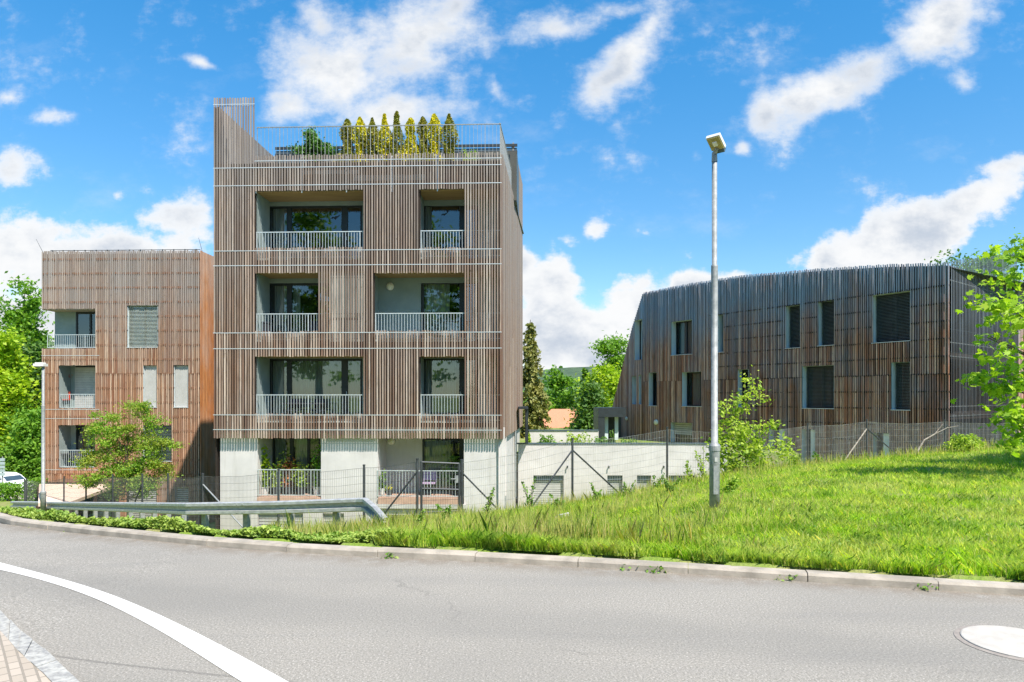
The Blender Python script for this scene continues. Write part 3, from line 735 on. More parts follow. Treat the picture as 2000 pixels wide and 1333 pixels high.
for px in (499, 589, 676, 765, 854, 940):    # verticals holding the battens
    PB.box(mb, U(px) - .02, U(px) + .02, .032, .06, ZF(375), z_top - .05)
mb.build('cladding_rail', 'rail_light', t)
# dark backing behind the battens
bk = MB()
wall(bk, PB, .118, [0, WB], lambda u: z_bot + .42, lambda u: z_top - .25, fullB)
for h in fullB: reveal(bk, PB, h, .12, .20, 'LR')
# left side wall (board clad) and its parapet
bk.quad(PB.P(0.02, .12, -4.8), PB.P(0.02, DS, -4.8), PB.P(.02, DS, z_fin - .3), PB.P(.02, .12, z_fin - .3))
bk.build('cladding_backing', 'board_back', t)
mb = MB()
z_wing = z_fin - .28
for i in range(int(DS / .11)):                                          # battens of the left side, seen inside the fin and on the parapet
    v = .1 + i * .11
    mb.hexa([PB.P(-.03, v, z_bot), PB.P(.02, v, z_bot), PB.P(.02, v + .06, z_bot), PB.P(-.03, v + .06, z_bot), PB.P(-.03, v, z_wing), PB.P(.02, v, z_wing), PB.P(.02, v + .06, z_wing), PB.P(-.03, v + .06, z_wing)])
    mb.hexa([PB.P(.12, v, z_top - .2), PB.P(.17, v, z_top - .2), PB.P(.17, v + .06, z_top - .2), PB.P(.12, v + .06, z_top - .2), PB.P(.12, v, z_wing), PB.P(.17, v, z_wing), PB.P(.17, v + .06, z_wing), PB.P(.12, v + .06, z_wing)])
mb.build('side_cladding', 'larch_grey', t)
# core: slabs, loggia walls, roof
cw = MB()
for f, c in zip(floor[:3], ceil[1:]):
    PB.box(cw, .1, WB - .12, .125, 1.42, c, f)
PB.box(cw, .1, WB - .12, .125, 1.42, ceil[0], z_top - .3)
WN = [(525, 708), (822, 936)]; wtop = [402, 553, 701, 857]
backh = []
for k in range(3):
    for a, b in WN:
        backh.append((PB.U(a, 1.4), PB.U(b, 1.4), floor[k] + .03, PB.Z((a + b) / 2, wtop[k], 1.4)))
wall(cw, PB, 1.4, [uF, WB - .12], lambda u: floor[2], lambda u: ceil[0], backh)
for h in backh: reveal(cw, PB, h, 1.4, 1.55)
cw.quad(PB.P(uF, .125, floor[2]), PB.P(uF, 1.4, floor[2]), PB.P(uF, 1.4, ceil[0]), PB.P(uF, .125, ceil[0]))
cw.quad(PB.P(WB - .13, .125, floor[2]), PB.P(WB - .13, 1.4, floor[2]), PB.P(WB - .13, 1.4, ceil[0]), PB.P(WB - .13, .125, ceil[0]))
for k, (a, b) in enumerate([(712, 816), (640, 722), (716, 816)]):       # solid piers between the loggias
    PB.box(cw, U(a) + .02, U(b), .2, 1.4, floor[k] + .002, ceil[k] - .002)
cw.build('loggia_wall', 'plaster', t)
sf = MB()
for k in range(3): PB.box(sf, uF + .01, WB - .14, .14, 1.39, ceil[k] - .03, ceil[k] - .004)
sf.build('loggia_soffit', 'soffit', t)
# white building body
bd = MB()
bd.quad(PB.P(.05, DS, -4.8), PB.P(WB, DS, -4.8), PB.P(WB, DS, z_top), PB.P(.05, DS, z_top))
bd.quad(PB.P(.1, .125, z_top - .3), PB.P(WB, .125, z_top - .3), PB.P(WB + .6, DS, z_top - .3), PB.P(.1, DS, z_top - .3))
bd.build('roof_deck', 'roof_gravel', t)
# parapet upstand behind the battens
mb = MB(); PB.box(mb, uF, WB - .1, .13, .3, z_top - .5, ZF(316)); mb.build('parapet', 'concrete', t)
for a, b, y0, y1 in [(590, 700, 330, 338), (690, 830, 341, 352), (735, 905, 660, 668), (640, 735, 835, 850)]:    # light sheets glimpsed behind the battens
    mb = MB(); PB.box(mb, U(a), U(b), .10, .118, ZF(y1), ZF(y0)); mb.build('fascia', 'shutter', t)
# right side: battens on the splayed wall
sd = MB(); n = int(DS / .125)
z_side = ZF(302, 980); z_pent = 12.85; zb2 = z_bot
holesS = [(3.1, 3.28, floor[2] + .9, floor[2] + 2.2), (4.6, 4.8, floor[1] + .5, floor[1] + 2.2), (3.0, 3.2, floor[0] + .3, floor[0] + 1.9), (6.9, 7.3, floor[2] + .3, floor[2] + 2.3)]
for i in range(n):
    u = i * .125
    top = z_side if u < 5.25 else z_pent
    for a, b in subtract((zb2 + rb.uniform(-.01, .01), top), [(h[2], h[3]) for h in holesS if h[0] < u < h[1]]):
        PBs.box(sd, u, u + .105, -.035, .03, a, b)
sd.build('side_cladding', 'larch_tall', t)
mb = MB()
mb.quad(PBs.P(0, .07, z_bot), PBs.P(DS, .07, z_bot), PBs.P(DS, .07, z_side - .1), PBs.P(0, .07, z_side - .1))
mb.quad(PBs.P(5.25, .07, z_side - .2), PBs.P(DS, .07, z_side - .2), PBs.P(DS, .07, z_pent - .03), PBs.P(5.25, .07, z_pent - .03))
mb.build('side_backing', 'board_brown', t)
# penthouse across the back of the terrace
vP = 5.25
mb = MB(); PB.box(mb, .3, WB + .40, vP, DS - .1, z_top - .3, 12.62); mb.build('penthouse', 'slate_metal', t)
mb = MB()
for z in (12.72, 12.42): PB.box(mb, .3, WB + .42, vP - .06, vP - .01, z - .06, z + .06)
for i in range(26): PB.box(mb, .4 + i * .42, .43 + i * .42, vP - .02, vP - .005, z_top, 12.35)
mb.build('penthouse_trim', 'dark_metal', t)
pw = [(U(520) + .1, U(520) + 2.3, z_top - .25, z_top + 1.75), (U(900), U(900) + 1.6, z_top - .25, z_top + 1.75)]
for h in pw: window(PB, h, vP - .09, t, room=.01)
# terrace railing
zr = ZF(247, 500); zr2 = zr
railing(PB, uF + .03, WB - .03, zr, z_top - .28, .09, t, pitch=.142, name='terrace_railing', mat='galvanised_dull', w_=.010, post=.86)
mb = MB()
PBs.box(mb, 0, 5.3, .05, .09, zr - .04, zr)
for i in range(38): PBs.box(mb, .05 + i * .14, .066 + i * .14, .06, .076, z_side - .3, zr - .04)
mb.build('terrace_railing', 'galvanised_dull', t)
# windows of the three upper floors (frame > pane, curtain)
for k in range(3):
    zf = floor[k] + .04
    a, b = PB.U(525.5, 1.45), PB.U(708, 1.45); zt = PB.Z(620, wtop[k], 1.45)
    m = [(PB.U(560, 1.45), PB.U(569.5, 1.45)), (PB.U(667, 1.45), PB.U(679, 1.45))]
    cur = {0: [(a + .1, a + .7), (a + .9, b - .2)], 1: [(a + .15, m[0][0]), (m[0][1], m[0][1] + .28)], 2: [(a + .08, b - .08)]}[k]
    if k == 0: cur = [(a + .1, m[0][0] - .02)]
    fr = window(PB, (a, b, zf, zt), 1.45, t, m, curtain=cur, fw=.09, room=3.5, handles=[(m[0][0] + .02, zf + 1.05), (m[1][1] - .03, zf + 1.05)])
    a, b = PB.U(824.5, 1.45), PB.U(935, 1.45); m = [(PB.U(897, 1.45), PB.U(911, 1.45))]
    fr2 = window(PB, (a, b, zf, zt), 1.45, t, m, curtain={0: [(a + .1, a + .35)], 1: [(a + .1, a + 1.05)], 2: [(a + .1, a + 1.3)]}[k], fw=.07, room=3.5, handles=[(m[0][0] + .06, zf + 1.05)])
    if k == 0:      # bird stickers on the glass
        for (px, py, s_, fl) in [(583, 437, .16, 1), (607, 430, .09, 1), (655, 424, .2, -1), (868, 418, .14, -1)]:
            par = fr if px < 800 else fr2
            u, z = PB.inv(px, py, 1.47); bm_ = MB()
            o_ = [(-1, .45), (-.35, .12), (-.1, .22), (.1, -.02), (.5, .0), (1.0, -.35), (.3, -.28), (.05, -.42), (-.05, -.62), (-.18, -.3), (-.4, -.15)]
            bm_.poly([PB.P(u + fl * x * s_, 1.472, z + y * s_) for x, y in o_]); bm_.build('bird_sticker', 'frame_dark', par)
    disc_lamp(PB, PB.U(762, 1.38), PB.Z(762, [400, 560, 718][k], 1.38), 1.38, .15, t)
    zt_ = PB.Z(600, [451.5, 612, 771][k]); zb_ = floor[k] + .08
    for (r0, r1) in ([(498, 709), (731, 979)] if k == 1 else [(498, 709), (820, 979)]):
        railing(PB, U(r0) + .01, U(r1) - .01, zt_, zb_, .10, t, pitch=.108)
# ground floor and plinth
vp = .25
zg = g1(-5, 25) - .8
plh = [PB.rect(503, 627, 845, 978, vp), PB.rect(738, 906, 845, 985, vp)]
bas = [PB.rect(503, 592, 1003, 1032, vp), PB.rect(630, 672, 1003, 1032, vp), PB.rect(752, 822, 1006, 1034, vp), PB.rect(868, 912, 1006, 1034, vp)]
pb = MB()
uL = PB.U(430, vp); uR = PB.U(986, vp)
wall(pb, PB, vp, [uL, uR], lambda u: zg, lambda u: z_bot + .415, plh + bas)
for h in bas: reveal(pb, PB, h, vp, vp + .2)
for h in plh: reveal(pb, PB, h, vp, vp + 1.45, 'LRB')
pb.quad(PB.P(uL, vp, zg), PB.P(uL, DS, zg - 1), PB.P(uL, DS, z_bot + .4), PB.P(uL, vp, z_bot + .4))
pb.quad(PBs.P(.12, -.02 + .15, zg), PBs.P(DS - .4, .10, -4.9), PBs.P(DS - .4, .10, z_bot + .3), PBs.P(.12, .13, z_bot + .3))
pb.quad(PB.P(0, .118, z_bot + .42), PB.P(WB, .118, z_bot + .42), PBs.P(DS, .07, z_bot + .42), PB.P(0, DS, z_bot + .42))
gh = [(PB.U(505, 1.7), PB.U(626, 1.7), floor[3] + .05, z_bot + .1), (PB.U(825, 1.7), PB.U(918, 1.7), floor[3] + .05, PB.Z(860, 856, 1.7))]
wall(pb, PB, 1.68, [PB.U(495, vp), uR], lambda u: floor[3] - .1, lambda u: z_bot + .3, gh)
pb.build('plinth', 'render_white', t)
sl_ = MB()
for a, b, yy in [(503, 627, 978), (736, 908, 984)]:
    sl_ = MB(); zt_ = PB.Z(a, yy, vp); PB.box(sl_, PB.U(a, vp) - .05, PB.U(b, vp) + .05, vp - .12, 1.67, zt_ - .16, zt_ - .004); sl_.build('balcony_slab', 'concrete', t)
for a, b, yy in [(503, 627, 971), (738, 905, 972)]:
    zt_ = PB.Z(a, yy, vp); z0 = PB.Z(a, 978 if a < 600 else 984, vp)
    dk = MB(); PB.box(dk, PB.U(a, vp) + .02, PB.U(b, vp) - .02, vp - .10, 1.66, z0 + .002, zt_); dk.build('balcony_deck', 'deck', t)
railing(PB, PB.U(504, vp), PB.U(627, vp), PB.Z(560, 917, vp), PB.Z(560, 968, vp), vp - .02, t, pitch=.115)
railing(PB, PB.U(737, vp), PB.U(903, vp), PB.Z(820, 919, vp), PB.Z(820, 970, vp), vp - .02, t, pitch=.115)
a, b, z0, z1 = gh[0]
window(PB, gh[0], 1.7, t, [(PB.U(530, 1.7), PB.U(536, 1.7)), (PB.U(566, 1.7), PB.U(573, 1.7)), (PB.U(600, 1.7), PB.U(605, 1.7))], curtain=[(a + .5, a + 1.0), (a + 1.45, a + 2.0)], fw=.08, room=3)
a, b, z0, z1 = gh[1]
window(PB, gh[1], 1.7, t, [(PB.U(897, 1.7), PB.U(912, 1.7))], curtain=[(a + .1, a + 1.1)], fw=.08, room=3)
disc_lamp(PB, PB.U(764, 1.66), PB.Z(764, 862, 1.66), 1.66, .15, t)
for h in bas: window(PB, h, vp + .2, t, blind=('shutter_grey', .11, .085), fw=.05, room=1)
# dark door canopy on the far side and drainpipe
mb = MB()
x0, x1 = .30, (1031 - CX) / F * 32.4
mb.box(x0, x1, 31.6, 33.3, 1.02, 1.12); mb.box(x1 - .12, x1, 31.7, 33.3, -.6, 1.02)
mb.build('door_canopy', 'dark_metal', t)
for u_, v_ in ((6.2, -.03), (2.2, .08)): mb = MB(); mb.tube([PBs.P(u_, v_, -3), PBs.P(u_, v_, z_bot)], .04, 8); mb.build('drainpipe', 'galvanised_dull', t)

# ================================================================== LEFT BUILDING
YA = 35.2
PA0 = Plane(((390 - CX) / F * YA, YA), (-(XR - XL), -(YR - YL)))
WA = PA0.U(82); PA = Plane(PA0.P(WA, 0, 0)[:2], (XR - XL, YR - YL))
ra = random.Random(21); U = PA.U; DA = 11
zA = PA.Z(390, 489.5)
t = thing('apartment_building', 'lower timber-clad building on the left behind the airy young tree, with orange battens', 'apartment building', PA.P(WA / 2, 5, -4.8))
zbl = PA.Z(150, 943); zbr = g1(-17, 34.5) - .4
uS = U(228)
lg = [PA.rect(82, 187, 604, 681), PA.rect(114, 187, 714, 798), PA.rect(114, 187, 831, 914)]
lg[0] = (-.1, lg[0][1], lg[0][2], lg[0][3])
wn = [PA.rect(249, 308, 597, 679), PA.rect(280, 307.5, 714, 796), PA.rect(340, 368, 714, 796), PA.rect(280, 336, 831, 901), PA.rect(249, 306, 952, 1032), PA.rect(342, 369, 952, 1032)]
botA = lambda u: zbl if u < uS else zbr
jts = [PA.Z(240, y) for y in (478 + 28 * k for k in range(1, 20))]
mb = MB()
slats(mb, PA, 0, WA, .0985, .056, -.035, .015, botA, lambda u: zA, lg + wn, ra, joints=jts[8::7], gap=.01, jt=.03, vj=.012)
mb.build('batten_cladding', 'larch_orange', t)
bk = MB(); wall(bk, PA, .045, [0, uS, WA], botA, lambda u: zA - .12, lg + wn); bk.build('cladding_backing', 'board_warm', t)
mb = MB()
for z in jts: 
    for a, b in subtract((0, WA), [(h[0], h[1]) for h in lg + wn if h[2] < z < h[3]]): PA.box(mb, a, b, -.012, .04, z - .035, z + .035)
mb.build('counter_batten', 'board_brown', t)
def lath_shade_blocks(P, w_, pitch, zs, holes, bot, top, prob, v0, hh, rnd, u_lo=0, ww=.05):  # small dark boxes standing in for the shadow dashes below the laths
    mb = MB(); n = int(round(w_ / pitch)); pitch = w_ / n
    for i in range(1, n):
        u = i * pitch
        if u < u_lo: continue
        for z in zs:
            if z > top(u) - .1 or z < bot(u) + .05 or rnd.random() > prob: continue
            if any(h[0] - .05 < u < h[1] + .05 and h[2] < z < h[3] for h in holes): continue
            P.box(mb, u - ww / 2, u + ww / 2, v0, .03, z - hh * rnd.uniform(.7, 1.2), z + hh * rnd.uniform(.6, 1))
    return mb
lath_shade_blocks(PA, WA, .0985, jts, lg + wn, botA, lambda u: zA, .85, -.038, .055, ra, 0, .062).build('lath_shade_block', 'lath_shade', t)
mb = MB()
for y in (695, 800, 818, 918): mb = MB(); PA.box(mb, 0, U(195), -.046, -.044, PA.Z(150, y) - .01, PA.Z(150, y) + .012); mb.build('cladding_rail', 'rail_light', t)
cw = MB()
VA = .95
uc = PA.U(107, .6)
for h in lg:
    a = PA.U(107, VA) if h is lg[0] else h[0]
    cw.quad(PA.P(a, .05, h[2]), PA.P(a, VA, h[2]), PA.P(h[1], VA, h[2]), PA.P(h[1], .05, h[2]))
    cw.quad(PA.P(a, .05, h[3]), PA.P(a, VA, h[3]), PA.P(h[1], VA, h[3]), PA.P(h[1], .05, h[3]))
    cw.quad(PA.P(h[1], .05, h[2]), PA.P(h[1], VA, h[2]), PA.P(h[1], VA, h[3]), PA.P(h[1], .05, h[3]))
    xw = PA.U(148, VA)
    cw.quad(PA.P(a, VA, h[2]), PA.P(xw, VA, h[2]), PA.P(xw, VA, h[3]), PA.P(a, VA, h[3]))
    if h is not lg[0]: cw.quad(PA.P(a, .05, h[2]), PA.P(a, VA, h[2]), PA.P(a, VA, h[3]), PA.P(a, .05, h[3]))
h = lg[0]
a = PA.U(107, VA); cw.quad(PA.P(a, VA, h[2]), PA.P(a, 3.4, h[2]), PA.P(a, 3.4, h[3]), PA.P(a, VA, h[3]))
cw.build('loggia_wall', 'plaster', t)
mb = MB()
PA.box(mb, 0, h[1], .03, 1.1, h[3] - .03, h[3] + .02); mb.build('loggia_soffit', 'larch_orange', t)
bd = MB()
PA.box(bd, 0.02, WA - .02, DA - .05, DA, -5.2, zA - .3)
bd.quad(PA.P(.02, .05, zA - .25), PA.P(WA, .05, zA - .25), PA.P(WA, DA, zA - .25), PA.P(.02, DA, zA - .25))
for z0, z1 in [(h[3], zA - .1)]: bd.quad(PA.P(.01, 0, z0), PA.P(.01, 3.5, z0), PA.P(.01, 3.5, z1), PA.P(.01, 0, z1))
bd.quad(PA.P(.01, 3.4, -5.2), PA.P(.01, DA, -5.2), PA.P(.01, DA, zA - .1), PA.P(.01, 3.4, zA - .1))
bd.quad(PA.P(.01, .04, -5.2), PA.P(.01, 3.4, -5.2), PA.P(.01, 3.4, h[2]), PA.P(.01, .04, h[2]))
bd.build('side_wall', 'board_brown', t)
# orange boarded right side
sd = MB(); nb = int(DA / .1)
for i in range(nb):
    v = i * .1
    zt_ = zA - .02 * (v > .1)
    sd.hexa([PA.P(WA + .02, v, -5.2), PA.P(WA + .06, v, -5.2), PA.P(WA + .06, v + .09, -5.2), PA.P(WA + .02, v + .09, -5.2), PA.P(WA + .02, v, zt_), PA.P(WA + .06, v, zt_), PA.P(WA + .06, v + .09, zt_), PA.P(WA + .02, v + .09, zt_)])
sd.quad(PA.P(WA + .015, 0, -5.2), PA.P(WA + .015, DA, -5.2), PA.P(WA + .015, DA, zA - .05), PA.P(WA + .015, 0, zA - .05))
sd.build('side_cladding', 'larch_fresh', t)
mb = MB()
for k in range(14): u = .35 + k * (WA - .5) / 13.3; PA.box(mb, u - .02, u + .02, .25, .29, zA - .25, zA + .13)
PA.box(mb, .25, WA - .1, .26, .28, zA + .09, zA + .12)
mb.build('roof_rail', 'dark_metal', t)
mb = MB()
for px, lean in ((85, -.5), (410, -.25)):
    mb = MB(); u = PA.U(px, .4) + (.1 if px < 100 else -.35); mb.tube([PA.P(u, .4, zA - .2), PA.P(u + lean, .4, zA + .75)], [.016, .008], 5); mb.build('lightning_rod', 'fence_metal', t)
for k, h in enumerate(lg):
    z0, z1 = h[2], h[3]
    a, b = PA.U(148, VA), PA.U(203, VA)
    window(PA, (a, b, z0 + .02, z1 - .05), VA, t, [(a + .75, a + .85)], fw=.09, room=2.5, blind=('shutter_grey', .09, .08) if k == 1 else None, curtain=[(a + .5, a + 1.1)] if k == 2 else None)
    xa = PA.U(90, 0) if k == 0 else h[0]
    railing(PA, xa + .01, h[1] - .01, PA.Z(150, (653.5, 770, 879.5)[k]), z0 + .04, .08, t, pitch=.115)
for i, h in enumerate(wn):
    rv = MB(); reveal(rv, PA, h, -.01, .22); rv.build('window_reveal', 'render_blue', t)
    mb = MB(); PA.box(mb, h[0] - .02, h[1] + .02, -.05, .21, h[2] - .02, h[2] + .004); mb.build('window_sill', 'rail_light', t)
    bl = [('blind_sun', .07, .018), ('shutter', .055, .05), ('shutter', .055, .05), ('blind_dark', .075, .03), ('shutter', .1, .06), ('shutter', .1, .06)][i]
    window(PA, h, .22, t, [((h[0] + h[1]) / 2 - .03, (h[0] + h[1]) / 2 + .03)] if i == 0 else (), blind=bl, fw=.05, room=2, blind_v=-.12)
# raised timber terrace in front of it
t = thing('timber_terrace', 'pale peach timber terrace raised in front of the left building', 'terrace', (-22, 32, -4.6))
a, b, c, d = (130, 978, 28.6), (84, 978, 28.6), (84, 943, 34.9), (232, 943, 34.9)
zt_ = zbl
pts = [((px - CX) / F * Y, Y) for px, _, Y in (a, b, c, d)]; pts = [pts[0], (pts[1][0] - 0.2, pts[1][1]), (pts[2][0] - .2, pts[2][1]), pts[3]]
mb = MB(); mb.poly([(x, y, zt_) for x, y in pts][::-1])
for i in range(4):
    p, q = pts[i], pts[(i + 1) % 4]; mb.quad((*p, zt_ - .14), (*q, zt_ - .14), (*q, zt_), (*p, zt_))
mb.build('deck', 'deck_pale', t)
mb = MB()
for i in range(3):
    p, q = pts[(0, 0, 1)[i]], pts[(1, 3, 2)[i]]
    for f in (.04, .5, .96):
        x, y = p[0] + (q[0] - p[0]) * f, p[1] + (q[1] - p[1]) * f; mb.box(x - .06, x + .06, y - .06, y + .06, g1(x, y) - .2, zt_ - .14)
mb.build('support_post', 'board_brown', t)

# ================================================================== RIGHT BUILDING
h3 = lambda px: 100 + .084 * (px - 1350)
YC = lambda px: 3.0 * F / h3(px)
p0 = ((1257 - CX) / F * YC(1257), YC(1257)); p1 = ((1855 - CX) / F * YC(1855), YC(1855))
PC = Plane(p0, (p1[0] - p0[0], p1[1] - p0[1])); WC = math.dist(p0, p1); U = PC.U
rc = random.Random(31)
t = dark = thing('apartment_building', 'dark low building on the right with folded shaded timber facade and scattered deep windows', 'apartment building', (p0[0] + 5, p0[1] - 3, -1.2))
topC = interp([(U(px), PC.Z(px, py)) for px, py in [(1257, 574), (1350, 556), (1445, 541), (1600, 528), (1730, 520), (1855, 517)]])
botC = lambda u: -3.4
row = [(1312, 1352, 627, 693), (1403, 1413.5, 615, 688), (1535, 1563, 597, 680), (1598, 1629.5, 588, 675), (1704, 1778, 573, 668),
       (1267, 1284, 728, 793), (1333, 1371, 727, 794), (1441, 1462, 722, 795), (1568, 1629, 715, 798), (1742, 1778, 708, 801),
       (1310, 1352, 826, 876), (1503, 1532, 837, 925), (1566, 1592, 839, 925), (1704, 1737, 846, 930)]
hc = [PC.rect(*r) for r in row]
jts = [PC.Z(1600, 560 + 29.5 * k) for k in range(1, 13)]
mb = MB(); slats(mb, PC, 0, WC, .1, .050, -.035, .012, botC, lambda u: topC(u) + .07, hc, rc, joints=jts[5::6], gap=.01, jt=.025, vj=.02)
mb.build('batten_cladding', 'larch_dark', t)
bps = [0, U(1350), U(1445), U(1600), U(1730), WC]
bk = MB(); wall(bk, PC, .05, bps, botC, lambda u: topC(u) - .04, hc); bk.build('cladding_backing', 'board_back', t)
mb = MB()
for z in jts:
    for a, b in subtract((U(1380), WC), [(h[0], h[1]) for h in hc if h[2] < z < h[3]]): PC.box(mb, a, b, -.012, .035, z - .03, z + .03)
mb.build('counter_batten', 'board_back', t)
lath_shade_blocks(PC, WC, .1, jts, hc, botC, topC, .8, -.048, .038, rc, U(1400), .052).build('lath_shade_block', 'board_back', t)  # lath shadows again built as dark boxes
# end face, folding away to the left and leaning in
q1 = (7.0, 48.0); PE = Plane(p0, (q1[0] - p0[0], q1[1] - p0[1])); WE = math.dist(p0, q1)
PE.n = (-PE.d[1], PE.d[0]) if -PE.d[1] > 0 else (PE.d[1], -PE.d[0])       # inside = to the right
z0T = PC.Z(1257, 574)
lean = interp([(0, z0T + .1), (PE.U(1235), PE.Z(1235, 641)), (PE.U(1215), PE.Z(1215, 722)), (PE.U(1196), PE.Z(1196, 797)), (WE + 2, 0.5)])
he = [(PE.U(1258), PE.U(1240), PE.Z(1249, 703), PE.Z(1249, 640)), (PE.U(1244), PE.U(1235), PE.Z(1240, 790), PE.Z(1240, 735)), (PE.U(1253), PE.U(1248), PE.Z(1250, 790), PE.Z(1250, 733))]
he[0] = (.12, he[0][1], he[0][2], he[0][3] + .5)
mb = MB(); slats(mb, PE, 0.03, WE, .1, .08, -.04, .02, botC, lambda u: lean(u), he, rc, jt=.0)
mb.build('batten_cladding', 'larch_dark', t)
bk = MB(); wall(bk, PE, .045, [0] + [k * WE / 12 for k in range(1, 12)] + [WE], botC, lambda u: lean(u) - .04, he); bk.build('cladding_backing', 'board_brown', t)
for i, h in enumerate(he):
    rv = MB(); reveal(rv, PE, h, -.01, .35); rv.build('window_reveal', 'render_blue', t)
    window(PE, h, .35, t, fw=.05, room=2)
# roof and hidden walls
bd = MB()
us = [0, U(1350), U(1445), U(1600), U(1730), WC]
for a, b in zip(us[:-1], us[1:]):
    bd.quad(PC.P(a, .05, topC(a) - .12), PC.P(b, .05, topC(b) - .12), PC.P(b, 10, topC(b) - .12), PC.P(a, 10, topC(a) - .12))
bd.quad(PC.P(-4, 10, -3), PC.P(WC, 10, -3), PC.P(WC, 10, 6.8), PC.P(-4, 10, 8)); bd.build('roof', 'slate_metal', t)
# raised parapet ridge
for i, h in enumerate(hc):
    rv = MB(); reveal(rv, PC, h, -.03, .36); rv.build('window_reveal', 'render_blue', t)
    a, b = h[0], h[1]; m = ()
    if i in (0, 4, 6, 8): m = [(a + (b - a) * (.52 if i != 6 else .75) - .05, a + (b - a) * (.52 if i != 6 else .75) + .05)]
    bl = ('blind_dark', .065, .02) if i in (2, 3, 4, 8, 9) else (('shutter', .12, .1) if i == 10 else None)
    cur = [(a + .1, b - .1)] if i in (0,) else ([(a + .3, a + .9)] if i in (6,) else ([(a + .4, b - .1)] if i in (11, 12, 13) else None))
    if i >= 11:
        mb = MB(); PC.box(mb, a + (b - a) * .58, b - .01, .10, .16, h[2], h[3] - .02); mb.build('door_panel', 'render_blue', t)
    mb = MB(); PC.box(mb, a - .03, b + .03, -.06, .35, h[2] - .025, h[2] + .005); mb.build('window_sill', 'rail_light', t)
    window(PC, h, .36, t, m, curtain=cur, blind=bl, fw=.07, room=2.5, bdrop=.48 if i == 10 else 1.0, glass='glass_dark')
disc_lamp(PC, PC.U(1283), PC.Z(1283, 825), -.05, .17, t)
disc_lamp(PE, PE.U(1224.5, -.05), PE.Z(1224.5, 818), -.05, .12, t)
# loggia wing turning the corner to the right
PW = Plane(p1, (.78, .62)); PW.n = (-PC.d[0], -PC.d[1]); WW = 11.0; zW = PC.Z(1855, 517)
fz = [PW.Z(1870, 690), PW.Z(1870, 808)]
mb = MB()
uend = PW.U(1986)
slats(mb, PW, .1, uend, .17, .045, -.008, .008, botC, lambda u: zW + .15 + u * .17, [], rc, joints=[fz[0], fz[1]], jt=.03)
mb.build('batten_screen', 'larch_slate', t)
mb = MB(); slats(mb, PW, uend, WW, .1, .06, -.04, .02, botC, lambda u: zW + .3, [], rc); mb.build('batten_cladding', 'larch_dark', t)
mb = MB(); wall(mb, PW, .05, [uend, WW], botC, lambda u: zW + .2, [])
mb.quad(PW.P(.55, 2.6, -1.6), PW.P(uend + .2, 2.6, -1.6), PW.P(uend + .2, 2.6, zW - .2), PW.P(.55, 2.6, zW - .2))
mb.quad(PW.P(.55, 0.05, -1.6), PW.P(.55, 2.6, -1.6), PW.P(.55, 2.6, zW - .2), PW.P(.55, .05, zW - .2))
mb.build('loggia_wall', 'board_back', t)
mb = MB()
for z in fz: PW.box(mb, .05, uend, .06, 2.55, z - .25, z)
PW.box(mb, .05, uend, .06, 2.55, zW - .22, zW - .05)
mb.build('loggia_slab', 'board_back', t)
mb = MB()
for z in (fz[0] + .42, fz[0] - .15, fz[1] + .30, fz[1] - .1, zW - .05, zW - .62): PW.box(mb, .05, uend, .022, .04, z - .02, z + .02)
mb.build('cladding_rail', 'galvanised_dull', t)
railing(PW, .15, uend, fz[0] + 1.0, fz[0] + .02, .10, t, pitch=.12, mat='dark_metal')
window(PW, (3.2, 5.0, fz[0] + .02, fz[0] + 2.3), 2.5, t, blind=('shutter', .09, .05), room=.1, blind_v=-.08)
# entrance porch
mb = MB(); Yp = 43.0
X = lambda px: (px - CX) / F * Yp
zt_ = EYE + (HY - 797) / F * Yp; zc = EYE + (HY - 815) / F * Yp
mb.box(X(1168), X(1222), Yp - .1, Yp + 2.4, zc, zt_); mb.box(X(1168), X(1181), Yp - .08, Yp + 2.4, -1.6, zc - .002); mb.box(X(1169), X(1224), Yp + 2.2, Yp + 2.38, -1.6, zc - .002)
mb.build('entrance_porch', 'dark_metal', t)
mb = MB()
for a, b in ((1183, 1190), (1203, 1210)): mb.box(X(a), X(b), Yp + .5, Yp + .58, -1.6, zc - .01)
mb.build('door_frame', 'render_blue', t)

# ================================================================== GARAGE WALL + GARDEN
YD = 33.0; XD0 = (1012 - CX) / F * YD; XD1 = (1420 - CX) / F * YD; zD = EYE + (HY - 868) / F * YD
PD = Plane((XD0, YD), (1, 0)); t = thing('retaining_wall', 'long white garage wall with a dark cap between the tall and the dark building', 'wall', ((XD0 + XD1) / 2, YD, -4.2))
gh = [PD.rect(*r) for r in [(1042, 1101, 929, 1040), (1186, 1216, 929, 1040), (1244, 1272, 929, 1040), (1306, 1356, 929, 1040)]]
mb = MB(); wall(mb, PD, 0, [0, XD1 - XD0], lambda u: -5, lambda u: zD, gh)
for h in gh: reveal(mb, PD, h, 0, .3, 'LR')
mb.quad(PD.P(XD1 - XD0, 0, -5), PD.P(XD1 - XD0, 1, -5), PD.P(XD1 - XD0, 1, zD), PD.P(XD1 - XD0, 0, zD)); mb.build('wall_face', 'render_white', t)
mb = MB(); PD.box(mb, -.1, XD1 - XD0 + .02, -.04, .3, zD + .002, zD + .055); mb.build('coping', 'slate_metal', t)
for i, h in enumerate(gh):
    mb = MB(); z = h[3] - .28
    k = 0
    while z > h[2]:
        PD.box(mb, h[0], h[1], .20, .235, z - .085, z); z -= .107; k += 1
    mb.build('shutter', 'shutter' if i == 0 else 'shutter_grey', t)
    mb = MB(); PD.box(mb, h[0], h[1], .24, .25, h[2], h[3]); mb.build('door_backing', 'frame_dark', t)
    mb = MB(); PD.box(mb, h[0], h[1], .10, .23, h[3] - .24, h[3]); mb.build('lintel_box', 'slate_metal', t)
